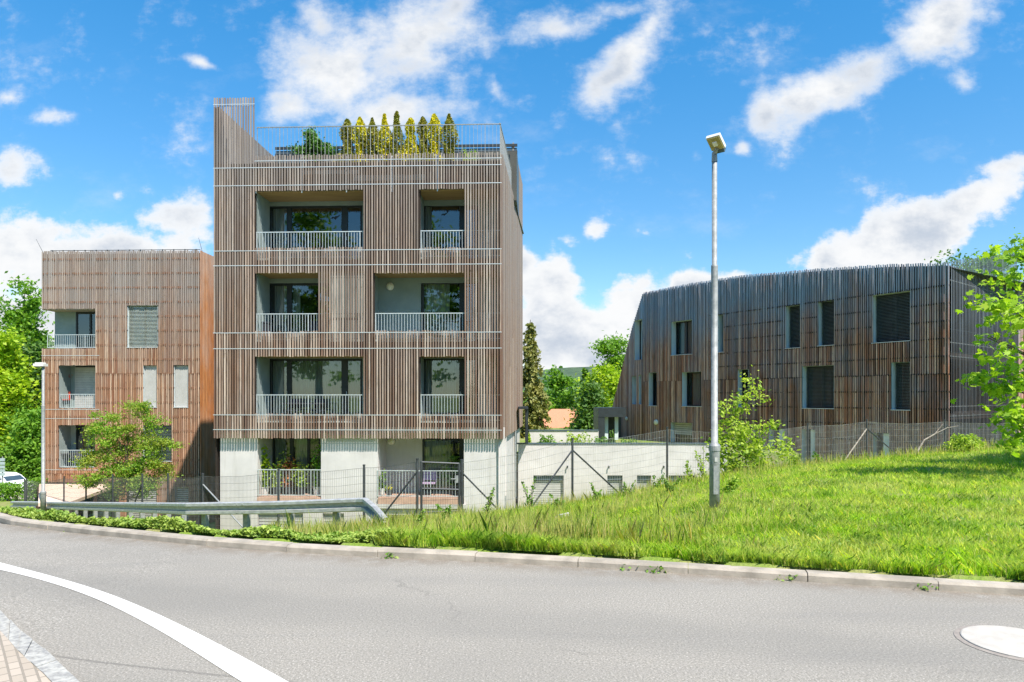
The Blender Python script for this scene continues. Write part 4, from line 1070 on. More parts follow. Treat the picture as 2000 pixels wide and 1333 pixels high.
for px in (1108, 1189, 1296):
    mb = MB(); u, z = PD.inv(px, 911); mb.tube([PD.P(u, -.01, z), PD.P(u, -.12, z), PD.P(u, -.12, z - .1)], .035, 6); mb.build('outlet_pipe', 'fence_metal', t)
mb = MB(); mb.box(XD0 - .3, 14, YD + .3, 60, -2, zD - .45); tag(mb.build('garden_terrace', 'soil'), kind='structure')
t = thing('garden_wall', 'low white garden wall with slate coping behind the terrace shrubs', 'wall', (3, 40, -1.2))
mb = MB(); a, b = (1033 - CX) / F * 40, (1169 - CX) / F * 40; zz = EYE + (HY - 842) / F * 40
mb.box(a, b, 40, 40.2, -1.5, zz); mb.build('wall_face', 'render_white', t)
mb = MB(); mb.box(a - .02, b, 39.95, 40.25, zz + .002, zz + .06); mb.build('coping', 'slate_metal', t)
# brown-roofed house beyond
t = thing('brick_house', 'house with orange clay tile hipped roof beyond the garden, beside the spruce', 'house', (6, 72, -6))
Y = 70; zr_ = EYE + (HY - 801) / F * Y; ze = EYE + (HY - 836) / F * Y
xa, xb = (1060 - CX) / F * Y, (1150 - CX) / F * Y
mb = MB(); mb.quad((xa - 1, Y, ze), (xb, Y, ze), (xb - .6, Y + 5, zr_), (xa + 1.2, Y + 5, zr_)); mb.quad((xa - 1, Y + 10, ze), (xb, Y + 10, ze), (xb - .6, Y + 5, zr_), (xa + 1.2, Y + 5, zr_))
mb.poly([(xa - 1, Y, ze), (xa - 1, Y + 10, ze), (xa + 1.2, Y + 5, zr_)]); mb.poly([(xb, Y, ze), (xb, Y + 10, ze), (xb - .6, Y + 5, zr_)])
mb.build('roof', 'roof_tile', t)
mb = MB(); mb.box(xa - .6, xb - .4, Y + .4, Y + 9.6, -8, ze + .05); mb.build('wall', 'render_white', t)
mb = MB(); dx = (1105 - CX) / F * 69; mb.quad((dx - 1.2, 68.4, ze - .3), (dx + 1.6, 68.4, ze - .3), (dx + .9, Y + 1.2, ze + .95), (dx - .1, Y + 1.2, ze + .95)); mb.build('dormer_roof', 'roof_tile', t)

# ================================================================== GUARD RAIL
t = thing('guard_rail', 'long galvanised steel crash barrier sagging along the verge in front of the buildings', 'guard rail', (-8, 17, -1.6))
GR = [(25, 985.5, 33.0), (130, 988, 27.0), (250, 991, 21.6), (370, 994, 17.2), (540, 991.5, 16.2), (700, 986, 15.3), (717, 986, 15.1)]
gp = [Vector(at(*p)) for p in GR]
end = [Vector(at(737, 1003, 14.4)), Vector(at(757, 1026, 13.6))]
allp = gp + end
prof = [(.0, .155), (.06, .152), (.10, .13), (.10, .068), (.0, .05), (.0, -.04), (.10, -.058), (.10, -.125), (.06, -.15), (.0, -.155)]
def sweep(mb, pts, prof, thick=.004):
    i0 = len(mb.v); m = len(prof) * 2
    for i, p in enumerate(pts):
        a = pts[max(i - 1, 0)]; b = pts[min(i + 1, len(pts) - 1)]; d = (b - a); d.z = 0; d.normalize(); nn = Vector((d.y, -d.x, 0))
        for (o, z) in prof: mb.v.append(tuple(p + nn * o + Vector((0, 0, z))))
        for (o, z) in reversed(prof): mb.v.append(tuple(p + nn * (o - thick) + Vector((0, 0, z))))
    for i in range(len(pts) - 1):
        for k in range(m):
            a0 = i0 + i * m + k; a1 = i0 + i * m + (k + 1) % m; mb.f.append((a0, a1, a1 + m, a0 + m))
    mb.f.append(tuple(i0 + k for k in reversed(range(m)))); mb.f.append(tuple(i0 + (len(pts) - 1) * m + k for k in range(m)))
mb = MB(); sweep(mb, allp, prof); mb.build('beam', 'galvanised', t)
# lengths overlap at bolted joints
def walk(pts, step, start=.4):
    o = []; s_ = start
    for a, b in zip(pts[:-1], pts[1:]):
        L = (b - a).length
        while s_ < L: o.append((a + (b - a) * (s_ / L), (b - a).normalized())); s_ += step
        s_ -= L
    return o
wk = walk(gp, 1.33)
for p, d in wk:
    dd = Vector((d.x, d.y, 0)).normalized(); nn = Vector((-dd.y, dd.x, 0))
    q = p + nn * .08; zb_ = g1(q.x, q.y) - .3
    mb = MB()
    def bx(a0, a1, b0, b1, z0, z1):
        c = [q + dd * a0 + nn * b0, q + dd * a1 + nn * b0, q + dd * a1 + nn * b1, q + dd * a0 + nn * b1]
        mb.hexa([(v.x, v.y, z0) for v in c] + [(v.x, v.y, z1) for v in c])
    bx(-.06, .06, -.0, .006, zb_, p.z + .11); bx(-.066, -.06, 0, .12, zb_, p.z + .11); bx(.06, .066, 0, .12, zb_, p.z + .11)
    bx(-.03, .03, -.07, -.001, p.z - .05, p.z + .05)
    mb.build('post', 'galvanised_dull', t)
mb = MB()
for p, d in wk[::3]:
    for o in (-.09, .09):
        for z in (.095, -.095):
            c = p + d * o; dd = Vector((d.y, -d.x, 0)).normalized(); mb.tube([c + dd * .095 + Vector((0, 0, z)), c + dd * .115 + Vector((0, 0, z))], .014, 6)
mb.build('bolts', 'galvanised_dull', t)

# ================================================================== FENCES AND GATE
def fence(name, label, posts, braces, mat='fence_metal', wirem='wire', vs=.055, hs=.19):
    """posts: (px, top_py, Y, height)"""
    P3 = [(Vector(at(px, py, Y)), h) for px, py, Y, h in posts]
    t = thing(name, label, 'fence', (P3[0][0].x, P3[0][0].y, P3[0][0].z - P3[0][1]))
    for p, h in P3:
        mb = MB(); mb.tube([(p.x, p.y, min(p.z - h, g1(p.x, p.y)) - .3), (p.x, p.y, p.z)], .03, 8); mb.tube([(p.x, p.y, p.z), (p.x, p.y, p.z + .03)], .035, 8); mb.build('post', mat, t)
    for (i, px, py, Y, m_) in braces:
        a = P3[i][0] - Vector((0, 0, .28)); b = Vector(at(px, py, Y)); mb = MB(); mb.tube([a, b], .022, 6); mb.build('brace', m_, t)
    rw = random.Random(len(posts)); mb = MB(); r = .0032
    def wire(a, b, rr=r):
        d = (b - a); L = d.length
        if L < 1e-4: return
        s1 = d.normalized().orthogonal().normalized() * rr; s2 = d.normalized().cross(s1).normalized() * rr
        i = len(mb.v); mb.v += [tuple(a + s1), tuple(a - s1 * .5 + s2 * .87), tuple(a - s1 * .5 - s2 * .87), tuple(b + s1), tuple(b - s1 * .5 + s2 * .87), tuple(b - s1 * .5 - s2 * .87)]
        mb.f += [(i, i + 1, i + 4, i + 3), (i + 1, i + 2, i + 5, i + 4), (i + 2, i, i + 3, i + 5)]
    for (p, h), (q, h2) in zip(P3[:-1], P3[1:]):
        L = (Vector((q.x - p.x, q.y - p.y, 0))).length; n = max(2, int(L / vs)); top0, top1 = p.z - .05, q.z - .05
        sg = .05 * L / 2.5
        seg = 6
        def pt(f, k, wob=True):
            x = p.x + (q.x - p.x) * f; y = p.y + (q.y - p.y) * f; zt = top0 + (top1 - top0) * f - sg * 4 * f * (1 - f)
            hh = h + (h2 - h) * f - .08
            return Vector((x, y, zt - hh * k + (.008 * math.sin(f * 23 + k * 9))))
        nh = int(h / hs)
        for j in range(nh + 1):
            for s_ in range(seg): wire(pt(s_ / seg, j / nh), pt((s_ + 1) / seg, j / nh), r * (1.3 if j in (0, nh) else 1))
        for i in range(1, n):
            for s_ in range(3): wire(pt(i / n, s_ / 3), pt(i / n, (s_ + 1) / 3))
    mb.build('wire_mesh', wirem, t)
    return t
fence('wire_fence', 'dark wire mesh fence running behind the crash barrier and up to the garden gate',
      [(48, 937, 34, 1.5), (52, 937, 32.6, 1.6), (125, 932, 29, 1.6), (168, 930, 27.0, 1.6), (220, 928.5, 25, 1.6), (278, 927, 23, 1.6), (328, 927, 21.5, 1.6), (396, 927, 19.6, 1.65), (544, 918, 18, 1.65), (711, 910, 17, 1.65), (815, 898, 16, 1.6)],
      [(5, 262, 985, 23.2, 'fence_metal'), (7, 432, 985, 19.0, 'galvanised_dull'), (7, 474, 1030, 18.7, 'galvanised_dull'), (10, 748, 1007, 16.2, 'fence_metal')])
fence('wire_fence', 'grey wire mesh fence climbing the grass bank from the garden gate towards the right building',
      [(902, 900, 16.3, 1.5), (1118, 858, 17.5, 1.72), (1303, 836, 19, 1.7), (1457, 838, 20, 1.7), (1577, 829, 21.5, 1.7), (1693, 821, 22.5, 1.7), (1845, 821, 24, 1.7), (2040, 818, 26, 1.7)],
      [(0, 985, 1008, 16.8, 'fence_metal'), (1, 1030, 1002, 17.0, 'fence_metal'), (1, 1212, 966, 18.2, 'fence_metal'), (5, 1641, 912, 21.8, 'bark_pale'), (5, 1763, 898, 23.2, 'fence_metal')], wirem='wire_light')
t = thing('garden_gate', 'narrow dark metal garden gate closing the gap between the two wire fences', 'gate', at(860, 1010, 16.1))
ga, gb = Vector(at(823, 902, 16.02)), Vector(at(897, 905, 16.25)); zg0 = -1.15
mb = MB()
for p in (ga, gb): mb.tube([(p.x, p.y, zg0), (p.x, p.y, p.z)], .028, 8)
for z in (.0, -.62): mb.tube([ga + Vector((0, 0, z - .01)), gb + Vector((0, 0, z - .01))], .022, 8)
mb.tube([(ga.x, ga.y, zg0 + .03), (gb.x, gb.y, zg0 + .03)], .022, 8); mb.build('gate_frame', 'fence_metal', t)
mb = MB()
for i in range(1, 22):
    p = ga + (gb - ga) * (i / 22); mb.box(p.x - .003, p.x + .003, p.y - .003, p.y + .003, zg0, p.z)
for i in range(1, 8): z = (ga.z - zg0) * i / 8; a = Vector((ga.x, ga.y, zg0 + z)); b = Vector((gb.x, gb.y, zg0 + z)); mb.tube([a, b], .004, 4)
mb.build('wire_mesh', 'fence_metal', t)
mb = MB(); p = gb - (gb - ga) * .06; mb.box(p.x - .05, p.x + .03, p.y - .03, p.y + .03, -.45, -.28); mb.tube([(p.x - .03, p.y - .02, -.35), (p.x - .03, p.y - .1, -.35), (p.x - .14, p.y - .1, -.35)], .012, 6); mb.build('lock', 'galvanised_dull', t)

# ================================================================== STREET LAMPS
def lamp(px, Y, base_py, steps, top_py, label, yaw, s=1.0, name='street_lamp'):
    x = (px - CX) / F * Y; zb_ = EYE + (HY - base_py) / F * Y; zt = EYE + (HY - top_py) / F * Y
    t = thing(name, label, 'street lamp', (x, Y, zb_))
    zs = [zb_ - .3] + [EYE + (HY - y) / F * Y for y in steps] + [zt]
    rads = [.072 * s, .047 * s, .036 * s]
    mb = MB(); c = (x, Y, 0)
    prof = []
    for k in range(3):
        prof += [(rads[k], zs[k]), (rads[k], zs[k + 1])]
        if k < 2: prof[-1] = (rads[k], zs[k + 1] - .03); prof.append((rads[k] * .99, zs[k + 1] - .005))
    mb.lathe(c, prof, 18); mb.build('pole', 'galvanised_dull', t, smooth=True)
    mb = MB(); mb.lathe(c, [(rads[0] + .008, zs[1] - .10), (rads[0] + .008, zs[1] - .03), (rads[1] + .004, zs[1] + .01)], 18); mb.build('collar', 'galvanised_dull', t)
    return t, x, Y, zt
t, x, y, zt = lamp(1395.5, 9.7, 985, (867, 518), 300, 'tall galvanised street lamp with tilted box head standing in the grass bank', 0)
mb = MB(); mb.box(x - .035, x + .035, y - .0755, y - .06, .22, .62); mb.build('access_door', 'galvanised_dull', t)
mb = MB(); mb.box(x - .02, x + .02, y - .0765, y - .073, .68, .74); mb.build('sticker', 'shutter', t)
# lantern: a box head tipped up towards the road
yaw = R(-42); tilt = R(34)
rot = Matrix.Rotation(yaw, 3, 'Z') @ Matrix.Rotation(-tilt, 3, 'X')
hc_ = Vector((x - .005, y - .10, zt + .11))
def hb(mb, x0, x1, y0, y1, z0, z1, tx=1.0, ty=1.0):
    q = [(x0, y0, z0), (x1, y0, z0), (x1, y1, z0), (x0, y1, z0), (x0 * tx, y0 * ty, z1), (x1 * tx, y0 * ty, z1), (x1 * tx, y1 * ty, z1), (x0 * tx, y1 * ty, z1)]
    mb.hexa([tuple(hc_ + rot @ Vector(v)) for v in q])
mb = MB(); hb(mb, -.10, .10, -.13, .10, -.02, .03); hb(mb, -.10, .10, -.13, .10, .03, .065, .80, .82); mb.build('housing', 'pot_white', t)
mb = MB(); hb(mb, -.09, .09, -.118, .088, -.038, -.021, 1, 1); mb.build('lens', 'lamp_lens', t)
mb = MB(); hb(mb, -.028, .028, -.045, .015, -.055, -.039, 1.2, 1.2); mb.build('bulb', 'lamp_glass', t)
mb = MB(); hb(mb, -.075, .075, .101, .155, -.03, .045); mb.build('gear_box', 'slate_metal', t)
mb = MB(); mb.tube([(x, y, zt - .12), (x, y, zt), tuple(hc_ + rot @ Vector((0, .06, -.03)))], [.042, .038, .03], 12); mb.build('bracket', 'galvanised_dull', t)
t, x, y, zt = lamp(84.5, 28.2, 985, (960, 792), 716, 'slim pale street lamp with flat head beside the left corner of the left building', 0, 1.45)
mb = MB(); mb.box(x - .33, x + .1, y - .14, y + .14, zt, zt + .11); mb.box(x - .28, x + .04, y - .1, y + .1, zt + .11, zt + .16); mb.build('housing', 'pot_white', t)
mb = MB(); mb.box(x - .31, x - .02, y - .12, y + .12, zt - .035, zt - .002); mb.build('lens', 'lamp_lens', t)

# ================================================================== CAR AND SIGN
def car():
    Y = 49; zc = EYE + (HY - 968) / F * Y
    xr = (46 - CX) / F * Y       # nearside right end
    t = thing('parked_car', 'small white hatchback parked behind the shrub at the left edge', 'car', (xr - 1.9, Y + 1, zc))
    yaw_ = R(-18); rot_ = Matrix.Rotation(yaw_, 3, 'Z'); c = Vector((xr - 2.0, Y + .9, zc))
    W2 = .85
    prof_ = [(-2.0, .30), (-2.05, .62), (-1.95, .92), (-1.75, 1.02), (-1.45, 1.42), (-1.0, 1.50), (.1, 1.49), (.65, 1.32), (1.15, 1.0), (1.85, .86), (2.02, .62), (2.0, .30)]
    def L(x, y_, z): return tuple(c + rot_ @ Vector((x, y_, z)))
    mb = MB(); n = len(prof_)
    lay = [(-W2 + .12, .9), (-W2, .0), (W2, .0), (W2 - .12, .9)]
    rows = []
    for yy, _ in [(-W2, 0), (W2, 0)]:
        rows.append([L(x, yy * (1 if z < 1.0 else .86), z) for x, z in prof_])
    i0 = len(mb.v); mb.v += rows[0] + rows[1]
    for k in range(n): mb.f.append((i0 + k, i0 + (k + 1) % n, i0 + n + (k + 1) % n, i0 + n + k))
    mb.f.append(tuple(i0 + k for k in range(n))); mb.f.append(tuple(i0 + n + k for k in reversed(range(n))))
    mb.build('body', 'car_paint', t)
    mb = MB()
    for s_ in (-1, 1):
        w0, w1 = s_ * (W2 * .995 + .006), s_ * (W2 * .87 + .008)
        for a, b in ((-1.35, -.35), (-.28, .85)):
            mb.quad(L(a, w0 * .95, 1.02), L(b, w0 * .95, 1.02), L(min(b, .45), w1, 1.40), L(a + .05, w1, 1.40))
    mb.build('side_window', 'car_glass', t)
    mb = MB(); mb.quad(L(1.12, -.68, 1.03), L(1.12, .68, 1.03), L(.68, .62, 1.33), L(.68, -.62, 1.33)); mb.build('windscreen', 'car_glass', t)
    mb = MB(); mb.quad(L(-1.78, -.68, 1.03), L(-1.78, .68, 1.03), L(-1.50, .60, 1.38), L(-1.50, -.60, 1.38)); mb.build('rear_window', 'car_glass', t)
    for sx in (-1.3, 1.3):
        for s_ in (-1, 1):
            mb = MB(); a = Vector(L(sx, s_ * .86, .31)); b = Vector(L(sx, s_ * .68, .31)); mb.tube([a, b], .31, 18); w_ = mb.build('wheel', 'rubber', t)
            mb = MB(); d = (a - b).normalized(); mb.tube([a + d * .004, a - d * .02], .19, 12); mb.build('rim', 'galvanised', w_)
    for s_ in (-1, 1):
        mb = MB(); q = [L(-2.03, s_ * .62, .72), L(-2.03, s_ * .83, .72), L(-1.93, s_ * .83, .95), L(-1.93, s_ * .62, .95)]; mb.quad(*q); mb.quad(*[L(1.96, s_ * .5, .68), L(1.96, s_ * .8, .68), L(1.90, s_ * .8, .82), L(1.90, s_ * .5, .82)]); mb.build('headlight', 'tail_light', t)
    mb = MB(); mb.hexa([L(.75, -.98, .98), L(.9, -.98, .98), L(.9, -.84, .98), L(.75, -.84, .98), L(.75, -.98, 1.1), L(.9, -.98, 1.1), L(.9, -.84, 1.1), L(.75, -.84, 1.1)]); mb.build('wing_mirror', 'car_paint', t)
car()
t = thing('road_sign', 'back of a stacked grey sign panel cut by the left edge above the white car', 'sign', at(2, 960, 46))
mb = MB()
for k in range(5):
    a = at(-12, 901 + k * 7.2, 46); b = at(9, 895 + k * 7.2, 46); mb.box(a[0], b[0], 46, 46.04, a[2], b[2] - .02)
mb.build('panel', 'sign_back', t)
a = at(3, 894, 46); mb = MB(); mb.tube([(a[0], 46.09, g1(a[0], 46) - .2), (a[0], 46.09, a[2] + .05)], .04, 8); mb.build('post', 'galvanised_dull', t)

# ================================================================== VEGETATION
def rnd_frames(n, rs, up=.35):
    nrm = rs.normal(size=(n, 3)); nrm[:, 2] = np.abs(nrm[:, 2]) + up; nrm /= np.linalg.norm(nrm, axis=1, keepdims=True)
    a = rs.normal(size=(n, 3)); a -= (a * nrm).sum(1, keepdims=True) * nrm; a /= np.linalg.norm(a, axis=1, keepdims=True)
    b = np.cross(nrm, a); return a, b, nrm
SHAPES = {
    'leaf': [(-.5, 0, 0), (-.15, .24, .06), (.2, .22, .05), (.5, 0, -.06), (.2, -.22, .05), (-.15, -.24, .06)],
    'rhomb': [(-.5, 0, 0), (0, .3, .04), (.5, 0, 0), (0, -.3, .04)],
    'needle': [(-.5, .06, 0), (.5, .02, 0), (.5, -.02, 0), (-.5, -.06, 0)],
    'maple': [(-.45, 0, 0), (-.40, .22, .02), (-.12, .50, -.04), (-.02, .20, .04), (.30, .36, -.03), (.18, .12, .03), (.62, 0, -.08), (.18, -.12, .03), (.30, -.36, -.03), (-.02, -.20, .04), (-.12, -.50, -.04), (-.40, -.22, .02)]}
def leaves(name, C, size, shape, mat, parent, rs, org, up=.35, var=.35):
    n = len(C); a, b, nn = rnd_frames(n, rs, up); S = np.array(SHAPES[shape]); k = len(S)
    s = size * (1 + rs.uniform(-var, var, n))
    V = C[:, None, :] + s[:, None, None] * (S[None, :, 0, None] * a[:, None, :] + S[None, :, 1, None] * b[:, None, :] + S[None, :, 2, None] * nn[:, None, :])
    return build_np(name, V.reshape(-1, 3), k, mat, parent, org)
def crown_points(blobs, n, rs, nclus, cr, flat=.6, hollow=.55):
    vol = np.array([b[3] * b[4] * b[5] for b in blobs]) ** .8; vol /= vol.sum(); pts = []; cl = []
    for b, v in zip(blobs, vol):
        k = max(2, int(nclus * v)); d = rs.normal(size=(k, 3)); d /= np.linalg.norm(d, axis=1, keepdims=True)
        r = hollow + (1 - hollow) * rs.rand(k) ** .6
        c = np.array(b[:3]) + d * r[:, None] * np.array(b[3:6]) * (1 + rs.uniform(-.15, .2, (k, 1)))
        cl.append(c); m = max(k, int(n * v)); w_ = rs.rand(k) ** .7 + .2; idx_ = rs.choice(k, m, p=w_ / w_.sum())
        rad = cr * (.6 + .8 * rs.rand(k))
        pts.append(c[idx_] + rs.normal(size=(m, 3)) * rad[idx_][:, None] * np.array([.5, .5, .5 * flat]))
    return np.concatenate(pts), np.concatenate(cl)
def tree(name, label, base, height, blobs, n, size, shape, mat, seed, trunk=.15, nclus=60, cr=.8, group=None, cat='tree', bark='bark', flat=.6, hollow=.55, limbs=14, up=.35, stems=1):
    rs = np.random.RandomState(seed); bx_, by_, bz_ = base
    t = thing(name, label, cat, base, group)
    B = [(bx_ + b[0], by_ + b[1], bz_ + b[2], b[3], b[4], b[5]) for b in blobs]
    C, cl = crown_points(B, n, rs, nclus, cr, flat, hollow)
    mb = MB(); top = Vector((bx_, by_, bz_ + height * .8)); j = [0.] * 3
    pts = [Vector((bx_, by_, bz_ - .3))]
    for i in range(1, 7):
        f = i / 6; pts.append(Vector((bx_ + rs.uniform(-1, 1) * trunk * .8 * f, by_ + rs.uniform(-1, 1) * trunk * .8 * f, bz_ + height * .8 * f)))
    mb.tube(pts, [trunk * (1 - .85 * i / 6) for i in range(7)], 8)
    ids = rs.choice(len(cl), min(limbs, len(cl)), replace=False)
    for i in ids:
        e = Vector(cl[i]); f = min(.95, max(.25, (e.z - bz_) / (height * .8) * .65)); k = f * 6; k0 = int(k); s_ = pts[k0].lerp(pts[min(k0 + 1, 6)], k - k0)
        m = s_.lerp(e, .5) + Vector((0, 0, -.04 * height)); mb.tube([s_, m, e], [trunk * (1 - .85 * f) * .55, trunk * .2, trunk * .06], 5)
    mb.build('trunk', bark, t)
    leaves('crown', C, size, shape, mat, t, rs, base, up)
    return t
def copy_thing(src, loc, rz, s, label, group=None):
    r = src.copy(); col.objects.link(r); r.location = loc; r.rotation_euler = (0, 0, rz); r.scale = s; r['label'] = label
    if group: r['group'] = group
    for ch in list(src.children): c = ch.copy(); col.objects.link(c); c.parent = r
    ORG[r] = Vector(loc)
    return r
def B3(px, py, Y, zb): a = at(px, py, Y); return a[0], a[2] - zb
# --- left group
def gtree(label, px, top, Y, wpx, mat, seed, n=9000, size=.35, name='broadleaf_tree', base_z=None, cr=1.1, nclus=70, rnd_=0.35, low=.22, shape='rhomb'):
    x = (px - CX) / F * Y; zt = EYE + (HY - top) / F * Y; zb_ = g1(x, Y) if base_z is None else base_z; H = zt - zb_; Wd = wpx / F * Y / 2
    rs = random.Random(seed); blobs = []
    for i in range(6):
        f = low + (1 - low) * (i + .6) / 6.3; ww = Wd * (math.sin(math.pi * min(.97, .18 + .75 * (i + .5) / 6)) ** .8)
        blobs.append((rs.uniform(-1, 1) * Wd * rnd_, rs.uniform(-1, 1) * Wd * .3, H * f - ww * .15, ww * .8, ww * .8, max(H * .13, ww * .45)))
    blobs.append((0, 0, H * .90, Wd * .35, Wd * .35, H * .08))
    return tree(name, label, (x, Y, zb_), H, blobs, n, size, shape, mat, seed, trunk=H * .022, nclus=nclus, cr=cr)
gtree('dark green tree rising highest at the left edge, against the left building corner', 34, 566, 72, 110, 'leaf_mid', 1, n=16000, size=.42, cr=1.3, nclus=90)
gtree('yellow-green tree in front of the darker one at the left edge', 4, 658, 60, 90, 'leaf_yellow', 2, n=11000, size=.38)
gtree('deep green tree tucked between the yellow-green tree and the left building', 78, 668, 64, 80, 'leaf_dark', 3, n=12000, size=.36)
gtree('bushy bright tree low behind the hedge at the left', 62, 808, 58, 90, 'leaf_mid', 4, n=9000, size=.3, low=.1)
gtree('dark tree half cut by the left picture edge', -30, 760, 62, 90, 'leaf_dark', 5, n=9000, size=.34, low=.1)
def hedge(name, label, x0, x1, y0, y1, zt, mat, seed, n, size, cat='hedge', zb_=None, flat=False):
    rs = np.random.RandomState(seed); z0 = g1((x0 + x1) / 2, (y0 + y1) / 2) if zb_ is None else zb_; org = ((x0 + x1) / 2, (y0 + y1) / 2, z0)
    t = thing(name, label, cat, org)
    C = np.stack([rs.uniform(x0, x1, n), rs.uniform(y0, y1, n), z0 + (zt - z0) * rs.rand(n) ** .6], 1)
    C[:, 2] += .12 * (zt - z0) * np.sin(C[:, 0] * 2.1 + 1) * np.sin(C[:, 0] * .9)
    leaves('foliage', C, size, 'rhomb', mat, t, rs, org, .3)
    mb = MB(); m = max(3, int((x1 - x0) / .8))
    for i in range(m): xx = x0 + (x1 - x0) * (i + .5) / m; mb.tube([(xx, (y0 + y1) / 2, z0 - .2), (xx + .1, (y0 + y1) / 2, z0 + (zt - z0) * .7)], [.04, .015], 5)
    mb.build('stem', 'bark', t)
a, b = at(-60, 0, 56)[0], at(84, 0, 56)[0]
hedge('clipped_hedge', 'long clipped green hedge across the lane behind the white car', a, b, 56, 57.6, EYE + (HY - 897) / F * 56, 'leaf_mid', 7, 9000, .22)
a, b = at(0, 0, 44)[0], at(27, 0, 44)[0]
hedge('low_shrub', 'low rounded green shrub in front of the white car', at(-30, 0, 43)[0], at(25, 0, 43)[0], 43, 44.5, EYE + (HY - 951) / F * 43, 'leaf_mid', 8, 1500, .17, 'shrub')
a, b = at(55, 0, 35)[0], at(82, 0, 35)[0]
hedge('climber_hedge', 'leafy green shrub filling the fence corner beside the slim street lamp', a, b, 34.5, 36, EYE + (HY - 934) / F * 35, 'leaf_mid', 9, 2500, .13, 'shrub')
# lane beyond
mb = MB(); Y = 47
mb.poly([(at(-200, 0, 41)[0], 41.0, g1(-30, 41) + .12), (at(62, 0, 39)[0], 39, g1(-27, 39) + .12), (at(85, 0, 55)[0], 55, g1(-38, 55) + .15), (at(-200, 0, 55)[0], 55, g1(-45, 55) + .15)])
tag(mb.build('lane', 'paving'), kind='structure')
# --- middle distance
def conifer(name, label, px, top, Y, base_z, rmax, mat, seed, n=14000, size=.32, layers=26, droop=.45):
    rs = np.random.RandomState(seed); x = (px - CX) / F * Y; zt = EYE + (HY - top) / F * Y; H = zt - base_z; org = (x, Y, base_z)
    t = thing(name, label, 'tree', org); mb = MB(); mb.tube([(x, Y, base_z - .2), (x, Y, base_z + H * .5), (x, Y, zt - .1)], [H * .016, H * .009, .02], 7)
    pts = []
    for L in range(layers):
        f = (L + .3) / layers; z = base_z + H * (.12 + .86 * f); rr = rmax * (1 - f) ** .85 + .12; nb_ = int(5 + 7 * (1 - f))
        for k in range(nb_):
            th = rs.uniform(0, 2 * math.pi); Lr = rr * rs.uniform(.6, 1.12); m = int(n * (.3 + Lr) / (layers * 8 * (.3 + rmax * .55))) + 6
            s = rs.rand(m) ** .75; r_ = s * Lr; zz = z - droop * Lr * s ** 1.6 + .10 * np.sin(s * 3)
            q = np.stack([x + np.cos(th) * r_, Y + np.sin(th) * r_, zz], 1) + rs.normal(size=(m, 3)) * np.array([.16, .16, .10]) * (.4 + .25 * rmax * (1 - s[:, None]))
            q[:, 2] -= rs.rand(m) * .25 * s; pts.append(q)
            if L % 2 == 0: mb.tube([(x, Y, z), (x + math.cos(th) * Lr * .5, Y + math.sin(th) * Lr * .5, z - droop * Lr * .3), (x + math.cos(th) * Lr * .95, Y + math.sin(th) * Lr * .95, z - droop * Lr)], [.05, .03, .01], 4)
    mb.build('trunk', 'bark', t); leaves('crown', np.concatenate(pts), size, 'leaf', mat, t, rs, org, .2)
    return t
conifer('spruce_tree', 'slender drooping spruce standing between the tall building and the red-roofed house', 1036, 622, 46, -5.5, 2.05, 'needle_spruce', 12, n=17000, size=.24, layers=30)
gtree('bright green round tree beyond the tiled roof', 1085, 724, 88, 100, 'leaf_mid', 13, n=9000, size=.45, base_z=-6, low=.1)
gtree('large spreading chestnut with lit top beside the dark building gable', 1182, 726, 62, 140, 'leaf_yellow', 14, n=26000, size=.32, base_z=-6, low=.05, cr=1.2)
gtree('tall darker tree behind the chestnut, its top above the dark gable edge', 1208, 668, 82, 130, 'leaf_mid', 15, n=22000, size=.38, base_z=-6, cr=1.4)
gtree('small dark tree low beside the tiled roof and porch', 1160, 755, 58, 62, 'leaf_dark', 16, n=9000, size=.32, base_z=-6, low=.05)
conifer('small_fir', 'small pointed fir poking up left of the chestnut', 1143, 716, 85, -6, 2.6, 'leaf_mid', 17, n=5000, size=.4)
rt = random.Random(9)
for i, (px, top, Y, w_, mat, lab) in enumerate([
    (960, 745, 120, 120, 'leaf_mid', 'distant rounded tree hidden mostly behind the tall building'),
    (1120, 742, 150, 140, 'leaf_dark', 'distant dark tree on the skyline between spruce and chestnut'),
    (1060, 748, 160, 110, 'leaf_mid', 'distant tree just right of the spruce tip foot'),
    (1850, 500, 60, 150, 'leaf_dark', 'tree crown peeping over the roof of the dark building, left of the maple'),
    (1925, 492, 64, 150, 'leaf_mid', 'tree crown behind the slatted corner, directly beside the maple top'),
    (2020, 480, 58, 130, 'leaf_mid', 'tree crown behind the maple at the right edge'),
    (-60, 640, 85, 160, 'leaf_mid', 'broad tree beyond the left picture edge'),
    (100, 720, 90, 120, 'leaf_dark', 'dark tree behind the corner of the left building'),
    (30, 760, 95, 140, 'leaf_dark', 'low dark tree filling the gap behind the left trees')]):
    x = (px - CX) / F * Y
    gtree(lab, px, top, Y, w_, mat, 30 + i, n=18000 if i in (3, 4, 5) else 8000, size=.3 if i in (3, 4, 5) else .45, base_z=-6 if Y > 55 else None, low=.08, cr=1.4)
